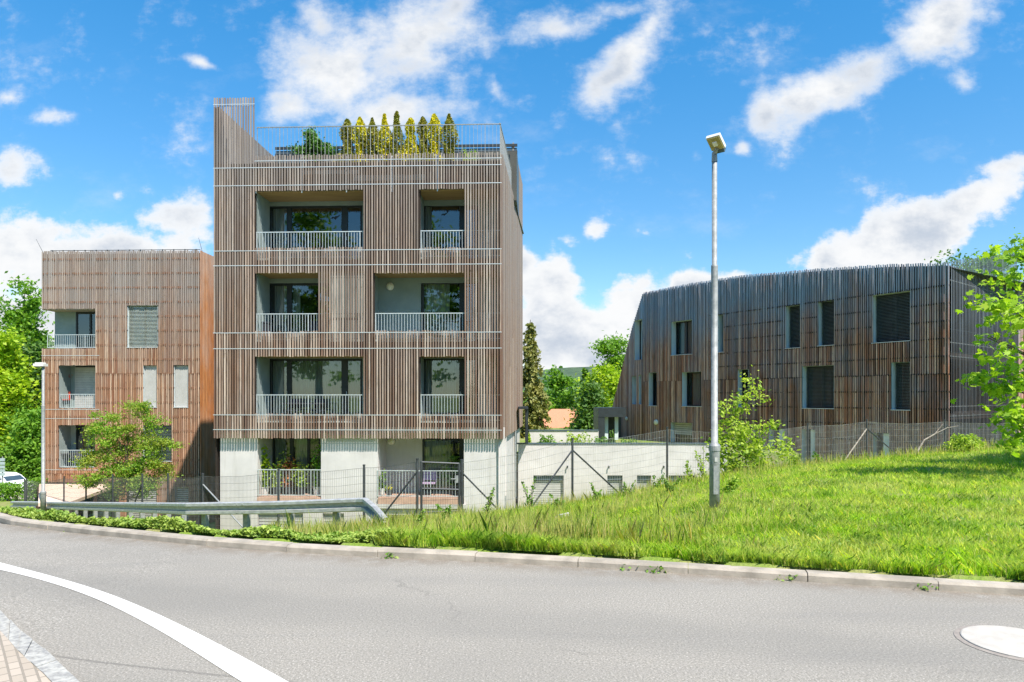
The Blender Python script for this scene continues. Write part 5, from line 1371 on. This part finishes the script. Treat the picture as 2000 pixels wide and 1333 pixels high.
# --- young birch-like tree in front of the left building
bx0 = (250 - CX) / F * 26.5
def BL(px, py, rx, ry, Y=26.5, zb=-3.2): a = at(px, py, Y); return (a[0] - bx0, 0, a[2] - zb, rx / F * Y, rx / F * Y * .9, ry / F * Y)
tree('young_tree', 'airy young tree with small yellow-green leaves in front of the left building', (bx0, 26.5, -3.2), 4.2,
     [BL(238, 850, 52, 42), BL(265, 800, 28, 22), BL(205, 815, 28, 20), BL(205, 885, 40, 25), BL(295, 865, 34, 28), BL(245, 925, 62, 28), BL(305, 830, 24, 18), BL(180, 940, 26, 12), BL(300, 905, 36, 22), BL(282, 785, 10, 12), BL(200, 845, 20, 16), BL(275, 950, 48, 20), BL(312, 920, 24, 20), BL(215, 958, 36, 15), BL(170, 905, 22, 16), BL(325, 870, 20, 18)],
     22000, .082, 'leaf', 'leaf_birch', 41, trunk=.055, nclus=150, cr=.34, hollow=.15, limbs=45, flat=.5)
# --- sapling right of the lamp
sx0 = (1456 - CX) / F * 18.5; sz = g1(sx0, 18.5)
def SL(px, py, rx, ry, Y=18.5): a = at(px, py, Y); return (a[0] - sx0, 0, a[2] - sz, rx / F * Y, rx / F * Y, ry / F * Y)
tree('lime_sapling', 'spindly sapling with large lime-green leaves just right of the tall street lamp', (sx0, 18.5, sz), 2.9,
     [SL(1452, 745, 12, 18), SL(1448, 785, 18, 22), SL(1425, 800, 22, 14), SL(1485, 775, 16, 14), SL(1455, 835, 38, 26), SL(1500, 825, 14, 14), SL(1430, 870, 40, 30), SL(1480, 880, 42, 30), SL(1530, 880, 26, 16), SL(1455, 915, 60, 20), SL(1405, 850, 16, 20), SL(1395, 905, 20, 20)],
     3600, .105, 'leaf', 'leaf_lime', 42, trunk=.03, nclus=95, cr=.24, hollow=.1, limbs=30, flat=.8)
# --- maple whose branches hang in from the right
mxp = (11.3, 12.2, g1(11.3, 12.2))
tree('maple_tree', 'maple with bright lobed leaves reaching into the picture from the right edge', mxp, 6.5,
     [(.9, 0, 3.0, 1.7, 1.5, 1.5), (.7, 0, 1.3, 1.3, 1.3, .8)] +
     [(at(px_, py_, 11.9)[0] - mxp[0], -.3 + .25 * math.sin(px_), at(px_, py_, 11.9)[2] - mxp[2], rx_ / F * 12, rx_ / F * 11, ry_ / F * 12) for px_, py_, rx_, ry_ in
      [(1985, 505, 42, 22), (1955, 540, 24, 10), (1960, 592, 60, 14), (2000, 560, 36, 20), (1985, 640, 45, 26), (1955, 665, 18, 10), (1962, 728, 50, 18), (1930, 742, 26, 10), (1985, 780, 50, 26), (1965, 820, 38, 24), (1990, 860, 34, 22), (1990, 700, 45, 26), (2030, 600, 60, 90), (2030, 780, 60, 90)]],
     9000, .125, 'maple', 'leaf_maple', 43, trunk=.12, nclus=230, cr=.36, hollow=.35, limbs=40, flat=.45)
# --- shrubs on the bank and terrace
def shrub(name, label, px, py_top, Y, wpx, mat, seed, n, size, zb_=None, cat='shrub', shape='leaf', dome=.6, parent_cat=None):
    x = (px - CX) / F * Y; zb_ = g1(x, Y) if zb_ is None else zb_; zt = EYE + (HY - py_top) / F * Y; H = zt - zb_; Wd = wpx / F * Y / 2
    rs = np.random.RandomState(seed); org = (x, Y, zb_); t = thing(name, label, cat, org)
    d = rs.normal(size=(n, 3)); d /= np.linalg.norm(d, axis=1, keepdims=True); d[:, 2] = np.abs(d[:, 2]); r = rs.rand(n) ** .45 * (1 + .18 * np.sin(d[:, 0] * 7 + d[:, 2] * 5))
    C = np.array(org) + d * r[:, None] * np.array([Wd, Wd, H * .98]); leaves('foliage', C, size, shape, mat, t, rs, org, .3)
    mb = MB()
    for k in range(6):
        a = rs.uniform(0, 6.28); mb.tube([(x, Y, zb_ - .1), (x + math.cos(a) * Wd * .5, Y + math.sin(a) * Wd * .5, zb_ + H * .7)], [.02, .006], 5)
    mb.build('stem', 'bark', t); return t
shrub('bank_shrub', 'small rounded yellow-green bush on the crest of the grass bank', 1883, 848, 17.5, 64, 'leaf_lime', 51, 1500, .075, zb_=.25)
zt_ = zD - .45
for i, (px, top, Y, w_, mat, lab) in enumerate([(1066, 848, 34.6, 42, 'leaf_mid', 'dark mounded shrub at the left end of the garage roof garden'), (1126, 844, 35, 66, 'leaf_yellow', 'widest bright shrub mound in the middle of the garage roof garden'), (1172, 852, 34.4, 36, 'leaf_mid', 'small green shrub in the garage roof garden, left of the porch'), (1194, 842, 34.8, 14, 'leaf_dark', 'thin upright shrub in front of the porch post'), (1031, 846, 35, 12, 'leaf_yellow', 'slim light shrub beside the dark door canopy'), (1225, 858, 34.6, 46, 'leaf_mid', 'low shrub strip just right of the porch')]):
    shrub('garden_shrub', lab, px, top, Y, w_, mat, 60 + i, 900, .12, zb_=zt_)
# --- roof terrace conifers
tz = z_top - .3
for i, (px, top, gold, lab) in enumerate([
    (678, 231, 0, 'dark green columnar conifer at the left end of the roof terrace row, nearest the pine'), (703, 227, 1, 'golden columnar conifer second from the left on the roof terrace'), (727, 229, 0, 'dark green columnar conifer third from the left on the roof terrace'),
    (751, 221, 1, 'golden columnar conifer just left of the tallest one on the roof'), (775, 216, 0, 'tallest dark green columnar conifer in the middle of the roof terrace row'), (802, 229, 1, 'golden columnar conifer just right of the tallest one on the roof'),
    (826, 227, 0, 'dark green columnar conifer third from the right on the roof terrace'), (848, 221, 1, 'golden columnar conifer second from the right on the roof terrace'), (877, 221, 0, 'dark green columnar conifer at the right end of the roof terrace row')]):
    Y = 27.0; x = (px - CX) / F * Y; zt = EYE + (HY - top) / F * Y; H = zt - tz; rs = np.random.RandomState(70 + i); org = (x, Y, tz)
    t = thing('columnar_conifer', lab, 'conifer', org, 'columnar conifers on the roof terrace')
    m = 3600; s = rs.rand(m) ** .9; rad = (.52 if i < 8 else .58) * np.minimum(1, (1.02 - s) * 2.2) ** .7 * (.72 + .28 * np.sin(s * 9 + i)) * (.75 + .25 * rs.rand()); th = rs.uniform(0, 6.283, m); rr = rad * rs.rand(m) ** .4 * (1 + .25 * np.sin(th * 3 + s * 14 + i))
    C = np.stack([x + np.cos(th) * rr, Y + np.sin(th) * rr, tz + .15 + s * (H - .2)], 1)
    leaves('foliage', C, .085, 'leaf', 'needle_gold' if gold else 'needle_green', t, rs, org, .2)
    mb = MB(); mb.tube([(x, Y, tz), (x, Y, tz + H * .8)], [.035, .012], 6); mb.build('stem', 'bark', t)
    t2 = thing('planter', 'rooftop planter under ' + lab.split(' conifer ')[0].replace('columnar', '').strip() + (' conifer number one', ' conifer beside it', ' conifer after the golden one', ' conifer left of the tallest', ' conifer in the middle', ' conifer right of the middle', ' conifer before the last pair', ' conifer before the last', ' conifer at the row end')[i], 'planter', (x, Y, tz), 'planters of the roof conifers')
    mb = MB(); mb.lathe((x, Y, tz), [(.16, 0), (.22, .3), (.235, .3), (.235, .33), (.2, .33), (.19, .28)], 14); mb.build('pot', 'pot_dark', t2)
px0 = (612 - CX) / F * 27.2
tree('mountain_pine', 'bushy dwarf pine at the left of the roof terrace', (px0, 27.2, tz), 1.35,
     [(0, 0, 1.75, .22, .22, .25), (-.12, 0, 1.4, .42, .4, .25), (.25, 0, 1.3, .45, .4, .22), (-.42, 0, 1.1, .36, .4, .16), (.5, 0, 1.1, .36, .4, .16), (-.03, 0, 1.98, .08, .08, .12), (0, 0, .6, .4, .4, .4)], 8000, .10, 'leaf', 'needle_pine', 81, trunk=.05, nclus=60, cr=.2, cat='pine', hollow=.3)
shrub('sedum', 'low grass tuft planting at the right end of the roof terrace', 915, 290, 26.2, 50, 'leaf_yellow', 83, 700, .06, zb_=tz, cat='planting')

# ================================================================== BALCONY THINGS
def pot_plant(name, label, px, py_base, py_top, Y, wpx, mat, seed, n, size, pot, potr=.16, poth=.3):
    x, _, zb_ = at(px, py_base, Y); zt = EYE + (HY - py_top) / F * Y; H = zt - zb_
    t = thing(name, label, 'potted plant', (x, Y, zb_)); mb = MB(); mb.lathe((x, Y, zb_), [(potr * .75, 0), (potr, poth), (potr * 1.08, poth), (potr * 1.08, poth + .03), (potr * .9, poth + .03), (potr * .88, poth - .03)], 14); mb.build('pot', pot, t)
    rs = np.random.RandomState(seed); Wd = wpx / F * Y / 2; m = n
    s = rs.rand(m); nst = 5; st = rs.randint(0, nst, m); ang = rs.uniform(0, 6.28, nst); le = rs.uniform(.3, 1, nst); hh = rs.uniform(.55, 1, nst); hh[0] = 1
    C = np.stack([x + np.cos(ang[st]) * le[st] * Wd * s + rs.normal(size=m) * Wd * .28, Y + np.sin(ang[st]) * le[st] * Wd * s * .5 + rs.normal(size=m) * .08, zb_ + poth + (H - poth) * s * hh[st] + rs.normal(size=m) * .05], 1)
    leaves('foliage', C, size, 'leaf', mat, t, rs, (x, Y, zb_), .3)
    mb = MB()
    for k in range(nst): mb.tube([(x, Y, zb_ + poth - .05), (x + math.cos(ang[k]) * le[k] * Wd * .9, Y + math.sin(ang[k]) * le[k] * Wd * .45, zb_ + poth + (H - poth) * .9 * hh[k])], [.014, .005], 5)
    mb.build('stem', 'bark', t); return t
yb = 968
pot_plant('potted_shrub', 'tall lime-leaved potted shrub at the left of the ground-floor balcony', 517, yb, 870, 26.1, 30, 'leaf_yellow', 91, 420, .12, 'pot_white')
pot_plant('potted_shrub', 'arching lime-leaved potted plant, second on the left ground-floor balcony', 541, yb, 888, 26.0, 34, 'leaf_lime', 92, 260, .12, 'pot_dark')
pot_plant('potted_maple', 'red-leaved potted maple in the middle of the left ground-floor balcony', 562, yb, 896, 26.2, 38, 'leaf_red', 93, 420, .11, 'pot_dark')
pot_plant('potted_grass', 'pale straw-coloured potted bamboo beside the red maple', 588, yb, 902, 26.0, 42, 'leaf_lime', 94, 320, .10, 'pot_dark')
pot_plant('potted_shrub', 'leafy green potted climber at the right of the left ground-floor balcony', 620, yb, 872, 26.0, 26, 'leaf_mid', 95, 420, .11, 'pot_white')
pot_plant('potted_herb', 'small bright green plant in a white pot on the right ground-floor balcony', 747, 966, 921, 25.7, 22, 'leaf_mid', 96, 160, .10, 'pot_white', .12, .2)
pot_plant('potted_flower', 'low orange-yellow flowers in a grey pot on the right ground-floor balcony', 760, 967, 950, 25.7, 16, 'needle_gold', 97, 120, .07, 'pot_dark', .14, .16)
pot_plant('potted_palm', 'large dark broad-leaved plant by the window of the right ground-floor balcony', 885, 966, 890, 26.2, 50, 'leaf_dark', 98, 120, .26, 'pot_dark', .18, .35)
def garden_chair(label, px, py, Y, mat, s=1.0, name='balcony_chair', yaw=0):
    x, _, z = at(px, py, Y); t = thing(name, label, 'chair', (x, Y, z)); w2 = .25 * s
    mb = MB(); mb.box(x - w2, x + w2, Y - w2, Y + w2, z + .42 * s, z + .46 * s); mb.build('seat', mat, t)
    mb = MB(); mb.box(x - w2, x + w2, Y + w2 - .03, Y + w2, z + .52 * s, z + .88 * s); mb.box(x - w2, x - w2 + .03, Y + w2 - .03, Y + w2, z + .46 * s, z + .52 * s); mb.box(x + w2 - .03, x + w2, Y + w2 - .03, Y + w2, z + .46 * s, z + .52 * s); mb.build('backrest', mat, t)
    for a in (-1, 1):
        for b in (-1, 1):
            mb = MB(); mb.tube([(x + a * w2 * .9, Y + b * w2 * .9, z), (x + a * w2 * .8, Y + b * w2 * .8, z + .42 * s)], .015, 6); mb.build('leg', 'dark_metal', t)
    return t
def table(label, px, py, Y, w2, d2, h, mat, legm='dark_metal', name='balcony_table'):
    x, _, z = at(px, py, Y); t = thing(name, label, 'table', (x, Y, z))
    mb = MB(); mb.box(x - w2, x + w2, Y - d2, Y + d2, z + h - .04, z + h); mb.build('tabletop', mat, t)
    for a in (-1, 1):
        for b in (-1, 1):
            mb = MB(); mb.box(x + a * w2 * .9 - .02, x + a * w2 * .9 + .02, Y + b * d2 * .9 - .02, Y + b * d2 * .9 + .02, z, z + h - .04); mb.build('leg', legm, t)
def py_of(z, Y): return HY - (z - EYE) * F / Y
garden_chair('dark chair with pale mauve cushion behind the gate on the ground-floor balcony', 838, 966, 26.0, 'mauve')
fy = py_of(floor[2], 26.1)
table('dark covered dining table on the first upper balcony', 594, fy, 26.1, .75, .4, .72, 'black_cloth')
garden_chair('black chair drawn up to the left of the dark balcony table', 572, fy, 26.0, 'black_cloth')
garden_chair('black chair drawn up to the right of the dark balcony table', 622, fy, 26.3, 'black_cloth')
fy = py_of(floor[1], 26.1)
def box_thing(name, label, cat, px, py, Y, w2, d2, h, mat):
    x, _, z = at(px, py, Y); t = thing(name, label, cat, (x, Y, z)); mb = MB(); mb.box(x - w2, x + w2, Y - d2, Y + d2, z, z + h); mb.build('box', mat, t)
    mb = MB(); mb.box(x - w2 - .02, x + w2 + .02, Y - d2 - .02, Y + d2 + .02, z + h + .002, z + h + .05); mb.build('lid', mat, t)
box_thing('storage_box', 'black storage box in the left corner of the middle balcony', 'storage box', 516, fy, 26.2, .2, .25, .75, 'black_cloth')
garden_chair('black lounge chair low behind the middle balcony railing', 610, fy, 26.2, 'black_cloth')
def A_(px, k): h = lg[k]; Y = 36.0; return px, py_of(h[2], Y), Y
px, py, Y = A_(122, 1); garden_chair('red folding chair on the middle loggia of the left building', px, py, Y, 'red_paint')
px, py, Y = A_(152, 2); garden_chair('dark chair on the lowest loggia of the left building, nearest the window', px, py, Y, 'black_cloth')
px, py, Y = A_(132, 2); table('small dark table on the lowest loggia of the left building', px, py, Y, .35, .3, .7, 'black_cloth')
x, _, z = at(128, 737, 36.4); t = thing('hanging_basket', 'flower basket hanging on the middle loggia wall of the left building', 'flower basket', (x, 36.3, z)); mb = MB(); mb.lathe((x, 36.3, z - .15), [(.05, 0), (.2, .12), (.24, .2)], 10); mb.build('basket', 'pot_dark', t)
rs = np.random.RandomState(5); leaves('foliage', np.array((x, 36.3, z + .1)) + rs.normal(size=(90, 3)) * np.array([.16, .1, .08]), .1, 'leaf', 'leaf_red', t, rs, (x, 36.3, z))
# stone and dead branch on the bank
x, _, z = at(1098, 1010, 12.5); z = g1(x, 12.5); t = thing('kerb_slab', 'broken pale kerb slab lying in the grass below the fence corner post', 'slab', (x, 12.5, z))
mb = MB(); mb.hexa([(x - .13, 12.4, z + .02), (x + .13, 12.45, z + .06), (x + .13, 12.55, z + .06), (x - .13, 12.5, z + .02), (x - .12, 12.4, z + .09), (x + .13, 12.45, z + .13), (x + .12, 12.55, z + .13), (x - .12, 12.5, z + .09)]); mb.build('slab', 'stone_pale', t)
t = thing('dead_branch', 'bare pale branch leaning on the wire fence left of the rounded bush', 'branch', at(1790, 900, 22.5)); mb = MB()
mb.tube([at(1789, 905, 22.5), at(1793, 880, 22.6), at(1805, 860, 22.7), at(1826, 848, 22.8), at(1842, 828, 22.9)], [.035, .03, .026, .02, .012], 6); mb.tube([at(1826, 848, 22.8), at(1850, 836, 22.8), at(1872, 832, 22.9)], [.018, .012, .006], 5)
mb.build('limb', 'bark_pale', t)

# ================================================================== GRASS, GROUND COVER, WEEDS
def blades(name, X_, Y_, H_, W_, mat, seed, bend=.45, z=None):
    rs = np.random.RandomState(seed); n = len(X_); Z_ = gz(X_, Y_) - .01 if z is None else z
    H_ = H_ * (1 - .25 * rs.rand(n)); th = rs.uniform(0, 2 * np.pi, n); dx, dy = np.cos(th), np.sin(th); la = rs.uniform(0, 2 * np.pi, n); lb = rs.rand(n) * bend * H_
    B = np.stack([X_, Y_, Z_], 1); D_ = np.stack([dx * W_ / 2, dy * W_ / 2, 0 * dx], 1)
    lean_ = np.stack([np.cos(la) * lb, np.sin(la) * lb, 0 * la], 1); up_ = np.stack([0 * la, 0 * la, H_], 1)
    V = np.stack([B - D_, B + D_, B + lean_ * .35 + up_ * .6 + D_ * .8, B + lean_ + up_, B + lean_ * .35 + up_ * .6 - D_ * .8], 1)
    return build_np(name, V.reshape(-1, 3), 5, mat)
rg = np.random.RandomState(100)
def scatter(n, a0, a1, dmax, power=.6, off=.3):
    a = rg.uniform(a0, a1, n)                     # direction X/Y
    # start at the kerb along this direction
    ys_ = np.linspace(3.5, 24, 900); yk = np.empty(n)
    aa = np.linspace(a0, a1, 400); kk = []
    for q in aa:
        d = ys_ - kerb_y(q * ys_); kk.append(ys_[np.argmax(d > off)] if (d > off).any() else 60.0)
    yk = np.interp(a, aa, kk); a = a[yk < 40]; yk = yk[yk < 40]; n = len(a); f = rg.rand(n) ** (1 / power) if power < 1 else rg.rand(n)
    y = yk + f * (dmax - yk); return a * y, y
def smoothnoise(x, y, s, seed): return np.sin(x * s + seed) * np.cos(y * s * 1.3 + seed * 2) * .5 + np.sin((x + y) * s * 2.1 + seed * 3) * .3 + np.sin((x * 1.7 - y) * s * 3.7 + seed) * .2
# lawn and rough grass on the bank (right of the crash barrier end)
x, y = scatter(300000, -.20, .95, 19, .55, .22)
pxs = x / y
rough = np.clip(1 - (pxs + .12) / .45, 0, 1); nearb = np.clip(1 - (y - kerb_y(x)) / 1.6, 0, 1)
nz = smoothnoise(x, y, 1.3, 1.0)
h = .05 + .06 * rg.rand(len(x)) + rough * .08 * rg.rand(len(x)) + .05 * np.clip(nz, 0, 1) * rg.rand(len(x)) + .03 * nearb
keep = rg.rand(len(x)) < np.clip(.75 + nz * .5 - .8 * nearb * np.clip(smoothnoise(x, y, 4.1, 8.0) + .35, 0, 1), .1, 1)
x, y, h = x[keep], y[keep], h[keep]
blades('grass', x, y, h * 1.1, np.where(y < 11, .007, .011), 'grass', 101, 1.1)['kind'] = 'stuff'
# taller bleached grass
x, y = scatter(100000, -.33, .62, 17, .7, .5)
nz = smoothnoise(x, y, .9, 4.0); w0 = np.clip(1.15 - np.abs(x / y - .02) / .42, .08, 1)
keep = rg.rand(len(x)) < np.clip(.35 + nz, .05, 1) * w0; x, y = x[keep], y[keep]
_lw = np.clip((x / y - .15) / .3, 0, 1); blades('tall_grass', x, y, .10 + (.36 - .24 * _lw) * rg.rand(len(x)) ** 2.6, np.full(len(x), .007), 'grass_tall', 102, .5)['kind'] = 'stuff'
# fringe of tall grass along the bank crest and at the fence
ux = rg.uniform(-.30, .95, 16000); fy_ = 15.5 + 5.5 * rg.rand(len(ux)) + np.clip(ux, 0, 1) * 2.0; x, y = ux * fy_, fy_
blades('crest_grass', x, y, .12 + .3 * rg.rand(len(x)) ** 2.5, np.full(len(x), .011), 'grass_tall', 103, .3)['kind'] = 'stuff'
# low juniper-like ground cover along the left kerb
x, y = scatter(110000, -.80, -.17, 14.5, .7, .22)
lim = 5.0 + 2.0 * np.clip((-x / y - .2) / .5, 0, 1)
d = y - kerb_y(x); keep = d < 2.0 + 5.2 * rg.rand(len(x)); x, y, d = x[keep], y[keep], d[keep]
bump = np.clip(smoothnoise(x, y, 3.3, 2.0) + .45, 0, 1.2)
z = gz(x, y) + rg.rand(len(x)) * .12 * bump + .01
rs = np.random.RandomState(104)
o = leaves('ground_cover', np.stack([x, y, z], 1), .05, 'rhomb', 'juniper', None, rs, (0, 0, 0), .5); o['kind'] = 'stuff'
# greenery further down the slope behind the barrier and dark weeds on the bank
x, y = scatter(26000, -.80, -.10, 24, 1.0, 4.0); nz = smoothnoise(x, y, .8, 3.0); keep = (nz > .05) & (y > 12); x, y = x[keep], y[keep]
blades('slope_grass', x, y, .04 + .12 * rg.rand(len(x)) ** 2, np.full(len(x), .016), 'grass_tall', 105, .4)['kind'] = 'stuff'
ux = rg.uniform(-.36, -.14, 5000); fy_ = rg.uniform(10.5, 14.5, 5000); x, y = ux * fy_, fy_; keep = smoothnoise(x, y, 1.7, 9.0) > -.1; x, y = x[keep], y[keep]
blades('verge_tufts', x, y, .12 + .34 * rg.rand(len(x)) ** 1.6, np.full(len(x), .011), 'grass_tall', 108, .5)['kind'] = 'stuff'
x, y = scatter(42000, -.30, .95, 13, .8, .3); nz = smoothnoise(x, y, 1.9, 5.0); keep = (nz > -.02) & (y - kerb_y(x) < .7 + 3.8 * rg.rand(len(x)) ** 1.3); x, y = x[keep], y[keep]
o = leaves('clover_patches', np.stack([x, y, gz(x, y) + .01 + .07 * rg.rand(len(x)) * np.clip(smoothnoise(x, y, 5, 1) + .6, 0, 1)], 1), .045, 'leaf', 'weed', None, rs, (0, 0, 0), .8); o['kind'] = 'stuff'
# little weeds in the kerb joints
kx_, ky_, kz_ = [], [], []
for (px) in (765, 1228, 1282, 1535, 1805):
    yy = np.linspace(4, 14, 400); i = np.argmax(yy - kerb_y((px - CX) / F * yy) > -.03); Y = yy[i]; X = (px - CX) / F * Y; m = int(rg.randint(6, 26))
    kx_.append(X + rg.normal(size=m) * .05); ky_.append(Y - .01 + rg.normal(size=m) * .02); kz_.append(float(road_z(X)) + .005 + rg.rand(m) * .05)
o = leaves('kerb_weeds', np.stack([np.concatenate(kx_), np.concatenate(ky_), np.concatenate(kz_)], 1), .035, 'leaf', 'weed', None, rs, (0, 0, 0), .3); o['kind'] = 'stuff'
# flowering weed stalks near the fence
def stalk(label, px, py_top, Y, seed, mat='weed', n=130, name='tall_weed', flower=False):
    x = (px - CX) / F * Y; zb_ = g1(x, Y); zt = EYE + (HY - py_top) / F * Y; H = max(.35, zt - zb_); rs = np.random.RandomState(seed); org = (x, Y, zb_); t = thing(name, label, 'weed', org, 'tall weeds along the fence')
    mb = MB(); C = []
    for k in range(4):
        dx_, hk = rs.uniform(-.22, .22), H * (1 if k == 0 else rs.uniform(.55, .95)); mb.tube([(x, Y, zb_), (x + dx_ * .4, Y, zb_ + hk * .5), (x + dx_, Y, zb_ + hk)], [.009, .006, .003], 4)
        s = rs.rand(n // 4); C.append(np.stack([x + dx_ * s ** 1.3 + rs.normal(size=len(s)) * .05 * (1.2 - s), Y + rs.normal(size=len(s)) * .05, zb_ + hk * (.1 + .9 * s)], 1))
    mb.build('stem', 'bark', t); leaves('foliage', np.concatenate(C), .07, 'leaf', mat, t, rs, org, .2)
for i, (px, py, Y, lab) in enumerate([(948, 952, 14.6, 'thin tall weed in front of the plinth right of the gate brace'), (870, 985, 14.2, 'bushy weed growing up through the garden gate'), (1165, 944, 15.8, 'tall weed beside the right brace of the fence corner'), (1035, 930, 16, 'tall seeding weed at the left edge of the first garage door'),
        (1226, 938, 16.2, 'branching weed against the white garage wall, between two shutters'), (1281, 925, 17, 'tall reddish weed left of the fence post by the lamp'), (1345, 898, 17.2, 'leafy weed against the white wall left of the tall lamp'), (1374, 872, 17.4, 'tallest weed touching the tall lamp pole on its left'),
        (1310, 945, 15.6, 'squat weed clump between fence post and tall lamp'), (1420, 945, 12.5, 'yellow-green weed clump right of the tall lamp foot'), (1090, 985, 14.5, 'small weed clump at the foot of the fence corner post'), (815, 1003, 13.5, 'low weed clump at the foot of the gate'), (1555, 880, 18, 'light weed clump below the narrow ground-floor windows'), (1600, 890, 18, 'seeding weed just right of the pale window reveal')]):
    stalk(lab, px, py, Y, 200 + i, mat='leaf_lime' if i in (6, 7, 9, 12) else 'weed', n=260 if i in (9, 8, 1) else 130)

# ================================================================== TREES ACROSS THE ROAD (behind the camera, mirrored in the windows)
src = gtree('tall tree across the road behind the viewpoint, first of the row', 1000, 300, 60, 260, 'leaf_mid', 300, n=7000, size=.6, base_z=0, cr=1.6)
src.location = (-14, -22, 0)
for i, (x, y, s_) in enumerate([(-26, -24, 1.0), (-4, -27, .85), (6, -24, 1.05), (18, -30, 1.0), (-38, -30, 1.1), (-2, -30, 1.1)]):
    copy_thing(src, (x, y, 0), i * 1.3, (s_, s_, s_ * 1.05), 'tree across the road behind the viewpoint, ' + ('far left', 'left of the gap', 'right of the gap', 'far right', 'leftmost of all', 'centre of the row')[i], 'trees across the road')
src.scale = (1, 1, 1.05); src['group'] = 'trees across the road'
